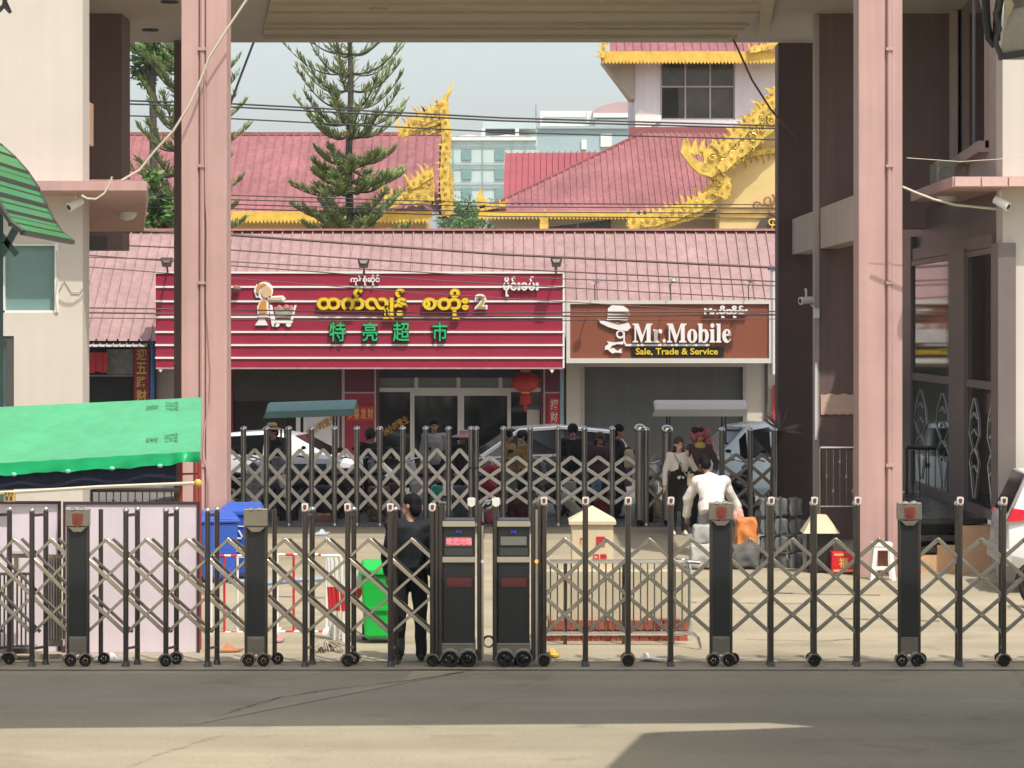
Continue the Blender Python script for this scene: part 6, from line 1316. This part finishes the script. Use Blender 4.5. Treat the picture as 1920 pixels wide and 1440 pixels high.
def litter(label, px, py, poly, mat):
    c = G(px, py); t = thing('litter', label, 'litter', c, 'litter on the forecourt'); mb = MB(); mb.slab([(c.x+a, c.y+b) for a, b in poly], .012, .03); mb.hexa([c+Vector(q) for q in [(-.06, -.03, .03), (.05, -.04, .03), (.06, .05, .03), (-.04, .06, .03), (-.02, 0, .09), (.02, -.01, .07), (.02, .02, .08), (-.01, .02, .09)]]); mb.build('scrap', mat, t)
litter('folded orange scrap beside the thick black gate post', 428, 1222, [(-.12, -.1), (.1, -.08), (.16, .06), (-.02, .14)], M('scrap_orange', (.55, .22, .10), .7, var=.3))
litter('small pink scrap on the lit ground beyond the gate', 522, 1204, [(-.05, -.1), (.05, -.08), (.06, .08), (-.04, .1)], M('scrap_pink', (.55, .28, .26), .7))
litter('crumpled white wrapper at the foot of the pale pink board', 210, 1240, [(-.2, -.1), (.14, -.12), (.2, .08), (-.12, .12)], white)
litter('flat white paper on the ground by the single gate post', 1212, 1240, [(-.06, .1), (.14, -.12), (.18, -.06), (0, .16)], white)
litter('yellow and red wrapper beside the blank drive head', 1036, 1232, [(-.06, -.06), (.06, -.08), (.08, .08), (-.04, .08)], M('wrapper_yellow', (.75, .45, .04), .4, var=.5, scale=9))
litter('pale blue scrap on the shaded street beyond the blue bins', 604, 1002, [(-.1, -.3), (.1, -.2), (.12, .2), (-.1, .3)], M('scrap_blue', (.45, .55, .6), .6))
# gate plinth with pyramid-capped pillar and stainless barrier
t = thing('gate_pillar', 'cream stone pillar with pyramid cap and red painted marks on a brick-footed base', 'pillar', (X(1110, 31.2), 31.2, 0)); D = 31.0
z_ = lambda y: Z(y, D)
a, b = X(1072, D), X(1150, D); w = b-a
MB().box(a, b, D, D+w, 0, z_(984)).build('shaft', beige, t, bevel=.01)
e = .03; MB().add([(a-e, D-e, z_(984)+.003), (b+e, D-e, z_(984)+.003), (b+e, D+w+e, z_(984)+.003), (a-e, D+w+e, z_(984)+.003), (a-e, D-e, z_(977)), (b+e, D-e, z_(977)), (b+e, D+w+e, z_(977)), (a-e, D+w+e, z_(977)), ((a+b)/2, D+w/2, z_(950))], [(3, 2, 1, 0), (0, 1, 5, 4), (1, 2, 6, 5), (2, 3, 7, 6), (3, 0, 4, 7), (4, 5, 8), (5, 6, 8), (6, 7, 8), (7, 4, 8)]).build('cap', beige, t)
mb = MB(); mb.ptext('国', 1118, 1134, 1006, 1024, D-.002, .006, .03); mb.ptext('门', 1088, 1094, 1008, 1020, D-.002, .006, .03); mb.ptext('口岸', 1112, 1138, 1038, 1049, D-.002, .006, .02); mb.build('red_marks', redp, t)
mb = MB(); mb.box(X(1020, D), X(1284, D), D-.25, D-.003, .22, z_(1068)); mb.build('low_wall', M('beige_wall', (.56, .49, .36), .8, var=.1, streak=.1), t)
mb = MB(); bw = .105; x = X(1018, D)
for r_ in range(2):
    for i in range(15): x0 = X(1018, D)+i*bw+(r_ % 2)*.05; mb.box(x0, x0+bw-.008, D-.29, D-.02, .0+r_*.115, .107+r_*.115)
mb.build('brick_course', brick, t)
t = thing('crowd_barrier', 'polished stainless crowd barrier with thin bars in front of the cream pillar', 'barrier', (X(1160, 30.3), 30.3, 0)); D = 30.3
mb = MB(); mb.tube([P(1016, 1053, D), P(1278, 1053, D), P(1290, 1056, D), P(1293, 1066, D), P(1293, 1186, D)], .024, 8); mb.cyl(P(1016, 1188, D), P(1280, 1188, D), .022, n=8); mb.tube([P(1250, 1186, D), P(1300, 1188, D-.3), P(1308, 1196, D-.4), (X(1309, D), D-.42, .01)], .02, 6); mb.build('frame', M('polished_steel', (.85, .84, .80), .18, 1., var=.05), t)
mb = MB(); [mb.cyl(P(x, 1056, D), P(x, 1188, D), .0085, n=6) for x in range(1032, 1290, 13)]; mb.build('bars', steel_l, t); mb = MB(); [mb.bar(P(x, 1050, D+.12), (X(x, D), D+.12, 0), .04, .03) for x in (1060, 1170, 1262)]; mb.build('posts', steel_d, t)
t = thing('barrier_bracket', 'chrome bracket with a small white lens on top of the crowd barrier end', 'lamp', P(1290, 1053, 30.5)); mb = MB(); mb.cyl(P(1272, 1054, 30.4), P(1312, 1056, 30.4), .03, n=10); mb.ell(P(1280, 1052, 30.35), (.035, .03, .04)); mb.build('bracket', chrome, t)
# bundles, bins and small things round the pillar
def bundle(label, a, b, c, d, D, mat=sackg, group=None, name='bundle', cat='bundle', vox=.02, tie=True):
    t = thing(name, label, cat, P((a+b)/2, d, D), group); x0, x1, z0, z1 = X(a, D), X(b, D), Z(d, D), Z(c, D); w, h = x1-x0, z1-z0; dp = min(w, .45)
    mb = MB(); mb.box(x0+w*.08, x1-w*.08, D+dp*.08, D+dp*.92, z0+h*.05, z1-h*.08)
    mb.ell(((x0+x1)/2, D+dp/2, (z0+z1)/2), (w*.5, dp*.5, h*.44)); mb.build('sacking', mat, t, voxel=vox, smooth=8, noise=.008)
    if tie: mb = MB(); mb.box((x0+x1)/2-.012, (x0+x1)/2+.012, D-.012, D+dp+.01, z0+h*.02, z1-h*.01); mb.build('tie', dgrey, t)
    return t
rowsx = [(1424, 1451, 'outer'), (1450, 1479, 'middle'), (1478, 1507, 'inner')]
rowsy = [(932, 970, 'top'), (970, 1004, 'second'), (1004, 1038, 'third'), (1036, 1074, 'bottom')]
gn = {'outer': 'column by the bending person', 'middle': 'middle column', 'inner': 'column by the lidded bin'}
for c, d, rn in rowsy:
    for a, b, cn in rowsx: bundle('grey wrapped bundle, %s row of the stack, %s' % (rn, gn[cn]), a, b, c, d, 40.0+rnd.uniform(-.04, .04), group='grey wrapped bundles stacked by the pillar')
bundle('grey lumpy sack upright under the hands of the bending person', 1297, 1338, 982, 1022, 39.9, M('grey_lump', (.36, .36, .34), .8, var=.3), name='sack', cat='sack', tie=False)
bundle('big pale grey sack standing on the ground in front of the bending person', 1292, 1345, 1018, 1068, 39.7, M('pale_lump', (.46, .45, .42), .8, var=.3), name='sack', cat='sack', tie=False)
bundle('dark grey sack low beside the black gate post', 1370, 1428, 1020, 1066, 39.7, M('dark_lump', (.12, .12, .12), .8, var=.3), name='sack', cat='sack', tie=False)
bundle('round orange and white sack hanging from the hand of the bending person', 1378, 1424, 966, 1040, 40.0, orange, name='sack', cat='sack', tie=False)
t = thing('cloth_bag', 'small floral bag on the shoulder side of the bending person', 'bag', P(1388, 985, 40.2)); mb = MB(); mb.ell(P(1384, 968, 40.2), (.09, .07, .12)); mb.build('bag', M('floral', (.66, .35, .28), .8, var=.7, scale=22), t, voxel=.012, smooth=2, noise=.008)
t = thing('lidded_bin', 'dark square bin under a cream pyramid lid beside the pink pillar', 'bin', (X(1538, 39.4), 39.4, 0)); D = 39.2; a, b = X(1517, D), X(1562, D); w = b-a
MB().box(a, b, D, D+w, .02, Z(998, D)).build('body', black, t, bevel=.01); e = .09; zl_ = Z(1000, D); MB().hexa([(a-e, D-e, zl_), (b+e, D-e, zl_), (b+e, D+w+e, zl_), (a-e, D+w+e, zl_), (a+.06, D+.06, Z(966, D)), (b-.08, D+.06, Z(966, D)), (b-.08, D+w-.06, Z(966, D)), (a+.06, D+w-.06, Z(966, D))]).build('lid', M('lid_cream', (.60, .52, .34), .7, var=.2, scale=5), t, bevel=.008)
t = thing('red_box', 'glossy red plastic box with gold print at the foot of the dark lidded bin', 'box', (X(1582, 39.0), 39.0, 0)); D = 39; MB().pbox(1559, 1605, 1034, 1075, D, .3).build('carton', M('gloss_red', (.62, .015, .03), .2, var=.35, scale=9), t, bevel=.015); mb = MB(); mb.ptext('福', 1573, 1590, 1046, 1064, D-.002, .004, .02); mb.pbox(1563, 1602, 1068, 1072, D-.006, .004); mb.pbox(1564, 1582, 1038, 1042, D-.006, .004); mb.build('gold_print', goldink, t)
t = thing('plastic_stool', 'white plastic stool with tapered legs at the foot of the pink pillar', 'stool', (X(1656, 38.2), 38.2, 0)); D = 38.1
z_ = lambda y: Z(y, D); xs_ = lambda p: X(p, D)
mb = MB(); mb.slab([(xs_(1638), D), (xs_(1674), D), (xs_(1674), D+.26), (xs_(1638), D+.26)], z_(1026), z_(1018)); mb.build('seat', white, t, bevel=.012)
for dy in (0, .24):
    for s_, a0, a1 in ((0, 1639, 1632), (1, 1667, 1672)): MB().hexa([Vector(p) for p in [(xs_(a1), D+dy-.02, 0), (xs_(a1+8), D+dy-.02, 0), (xs_(a1+8), D+dy+.03, 0), (xs_(a1), D+dy+.03, 0), (xs_(a0), D+dy, z_(1027)), (xs_(a0+7), D+dy, z_(1027)), (xs_(a0+7), D+dy+.02, z_(1027)), (xs_(a0), D+dy+.02, z_(1027))]]).build('leg', white, t)
MB().pbox(1640, 1672, 1062, 1069, D, .015).pbox(1646, 1667, 1027, 1032, D+.002, .015).build('brace', white, t)
t = thing('brown_crate', 'small brown crate under the white plastic stool', 'crate', (X(1656, 38.25), 38.25, 0)); mb = MB(); mb.pbox(1648, 1665, 1034, 1076, 38.2, .12); mb.build('crate_body', M('crate_brown', (.22, .09, .05), .7, var=.3, scale=10), t, bevel=.006)
t = thing('spiky_plant', 'dark dry spiky plant sprouting against the edge of the dark back pillar', 'plant', (X(1452, 49.2), 49.2, 0)); D = 49.2
mb = MB(); mb.tube([(X(1447, D), D, 0), (X(1450, D), D, .8), (X(1452, D), D, 1.3), (X(1460, D), D, Z(808, D))], [.06, .06, .07, .10], 7); mb.build('stem', M('plant_dark', (.05, .04, .035), .9, var=.3), t); mb = MB()
for i in range(26): a = rnd.uniform(-.5, PI+.5) if i > 9 else rnd.uniform(-.25, .5); L = rnd.uniform(.26, .48); p0 = P(1462, 806, D)+Vector((0, -.06, 0)); d = Vector((math.cos(a), rnd.uniform(-.6, .3), math.sin(a)*.7)); d.normalize(); s_ = d.orthogonal().normalized()*.018; mb.quad(p0-s_, p0+s_, p0+d*L*.6+s_, p0+d*L, p0+d*L*.6-s_)
mb.build('leaves', M('plant_leaf', (.22, .19, .155), .8, var=.4, scale=6), t)
# goods piled behind the rear gate
gds = [('stack of wooden pallets behind the rear gate near the guard', 'pallet', wood, None), ]
t = thing('pallet_stack', 'stack of slatted wooden pallets behind the rear gate near the guard', 'pallets', at(706, 49.6)); mb = MB()
for i in range(5):
    z0 = .02+i*.125; [mb.box(X(690, 49.6), X(728, 49.6), 49.6+k*.2, 49.6+k*.2+.1, z0+.05, z0+.08) for k in range(3)]; [mb.box(x-.03, x+.03, 49.6, 50.1, z0, z0+.048) for x in (X(692, 49.6), X(709, 49.6), X(726, 49.6))]
mb.build('slats', wood, t)
gr_ = 'goods piled behind the rear gate'
def good(label, a, b, c, d, D, mat, name='sack', cat='sack'): return bundle(label, a, b, c, d, D, mat, gr_, name, cat, .025, False)
good('dark red patterned bundle low behind the end of the rear gate', 1112, 1152, 930, 985, 49.6, M('maroon_print', (.22, .03, .035), .8, var=.5, scale=14))
good('pale printed carton bag behind the rolled mat', 1056, 1082, 900, 935, 49.6, M('pale_print', (.42, .43, .40), .7, var=.4, scale=10), 'bag', 'bag')
good('dark maroon suitcase-like bag behind the gap of the drive heads', 950, 992, 915, 985, 49.7, M('wine_bag', (.07, .012, .014), .5, var=.3), 'bag', 'bag')
good('red jacket draped over a motorbike beside the strapped twin posts', 902, 935, 872, 900, 50.0, M('red_jacket', (.36, .02, .04), .8, var=.2), 'jacket', 'jacket')
good('teal plastic bag behind the guard', 806, 832, 908, 942, 49.5, M('teal_plastic', (.02, .42, .30), .4, var=.3), 'bag', 'bag')
good('green plastic bag low by the head of the guard', 754, 772, 950, 985, 49.5, M('green_bag', (.04, .35, .18), .4, var=.3), 'bag', 'bag')
good('cream cloth parcel by the end post of the rear gate', 1170, 1190, 840, 880, 49.9, M('cream_parcel', (.62, .52, .30), .8), 'parcel', 'parcel')
good('black sack on the ground behind the first bars of the rear gate', 520, 560, 940, 985, 49.8, M('black_sack', (.018, .018, .018), .5, var=.3))
good('salmon coloured cardboard heap behind the rear gate under the teal roof', 588, 622, 962, 986, 49.5, M('salmon', (.45, .22, .15), .8, var=.3), 'cardboard', 'cardboard')
good('grey striped bag leaning behind the rear gate by the front pillar', 450, 490, 880, 950, 50.1, M('striped', (.34, .36, .36), .7, var=.6, scale=14), 'bag', 'bag')
good('grey rounded helmet bag before the straw hat', 506, 536, 855, 885, 50.0, M('bag_grey2', (.22, .24, .27), .6, var=.5, scale=12), 'bag', 'bag')
good('white triangular bag hanging behind the rear gate', 522, 540, 888, 918, 50.0, cl_white, 'bag', 'bag')
good('black heap of bags between two rear gate posts', 590, 625, 905, 985, 50.3, M('black_sack'))
good('black heap of bags in front of the red shop pillar', 632, 668, 890, 985, 50.3, M('black_sack'))
good('dark brown heap beside the pallet stack', 722, 752, 900, 985, 50.4, M('brown_heap', (.06, .04, .03), .8, var=.4, scale=8))
good('pale grey sack behind the man in grey', 768, 795, 900, 960, 50.0, M('pale_lump'))
good('dark sack next to the teal plastic bag', 846, 878, 905, 985, 50.2, M('slate_sack', (.10, .12, .13), .7, var=.5, scale=9))
good('dark load under the person in black', 1064, 1094, 880, 925, 50.6, M('black_sack'))
good('blue printed bag behind the end of the rear gate', 1108, 1130, 895, 925, 50.0, M('blue_print', (.16, .28, .38), .6, var=.6, scale=12), 'bag', 'bag')
good('floral tyre-shaped cream bundle by the gap in the rear gate', 1206, 1246, 935, 975, 49.4, M('cream_floral', (.58, .46, .28), .7, var=.6, scale=9))
good('black heap at the foot of the pale pickup', 1372, 1420, 925, 975, 50.0, M('black_sack'))
t = thing('rolled_mat', 'pale rolled mat leaning at a slant behind the rear gate', 'mat', P(1070, 960, 49.3)); MB().cyl(P(1052, 928, 49.4), P(1100, 978, 49.2), .09, n=14).build('roll', M('mat_pale', (.46, .44, .33), .8, var=.2, scale=6), t)
t = thing('red_balloon_bag', 'round red bag showing between the two drive heads', 'bag', P(918, 985, 48.9)); MB().ell(P(921, 971, 49.0), (.12, .12, .16)).build('bag', M('red_bag', (.36, .07, .06), .5, var=.2), t)
print('objects', len(bpy.data.objects), 'faces', sum(len(m.polygons) for m in bpy.data.meshes))
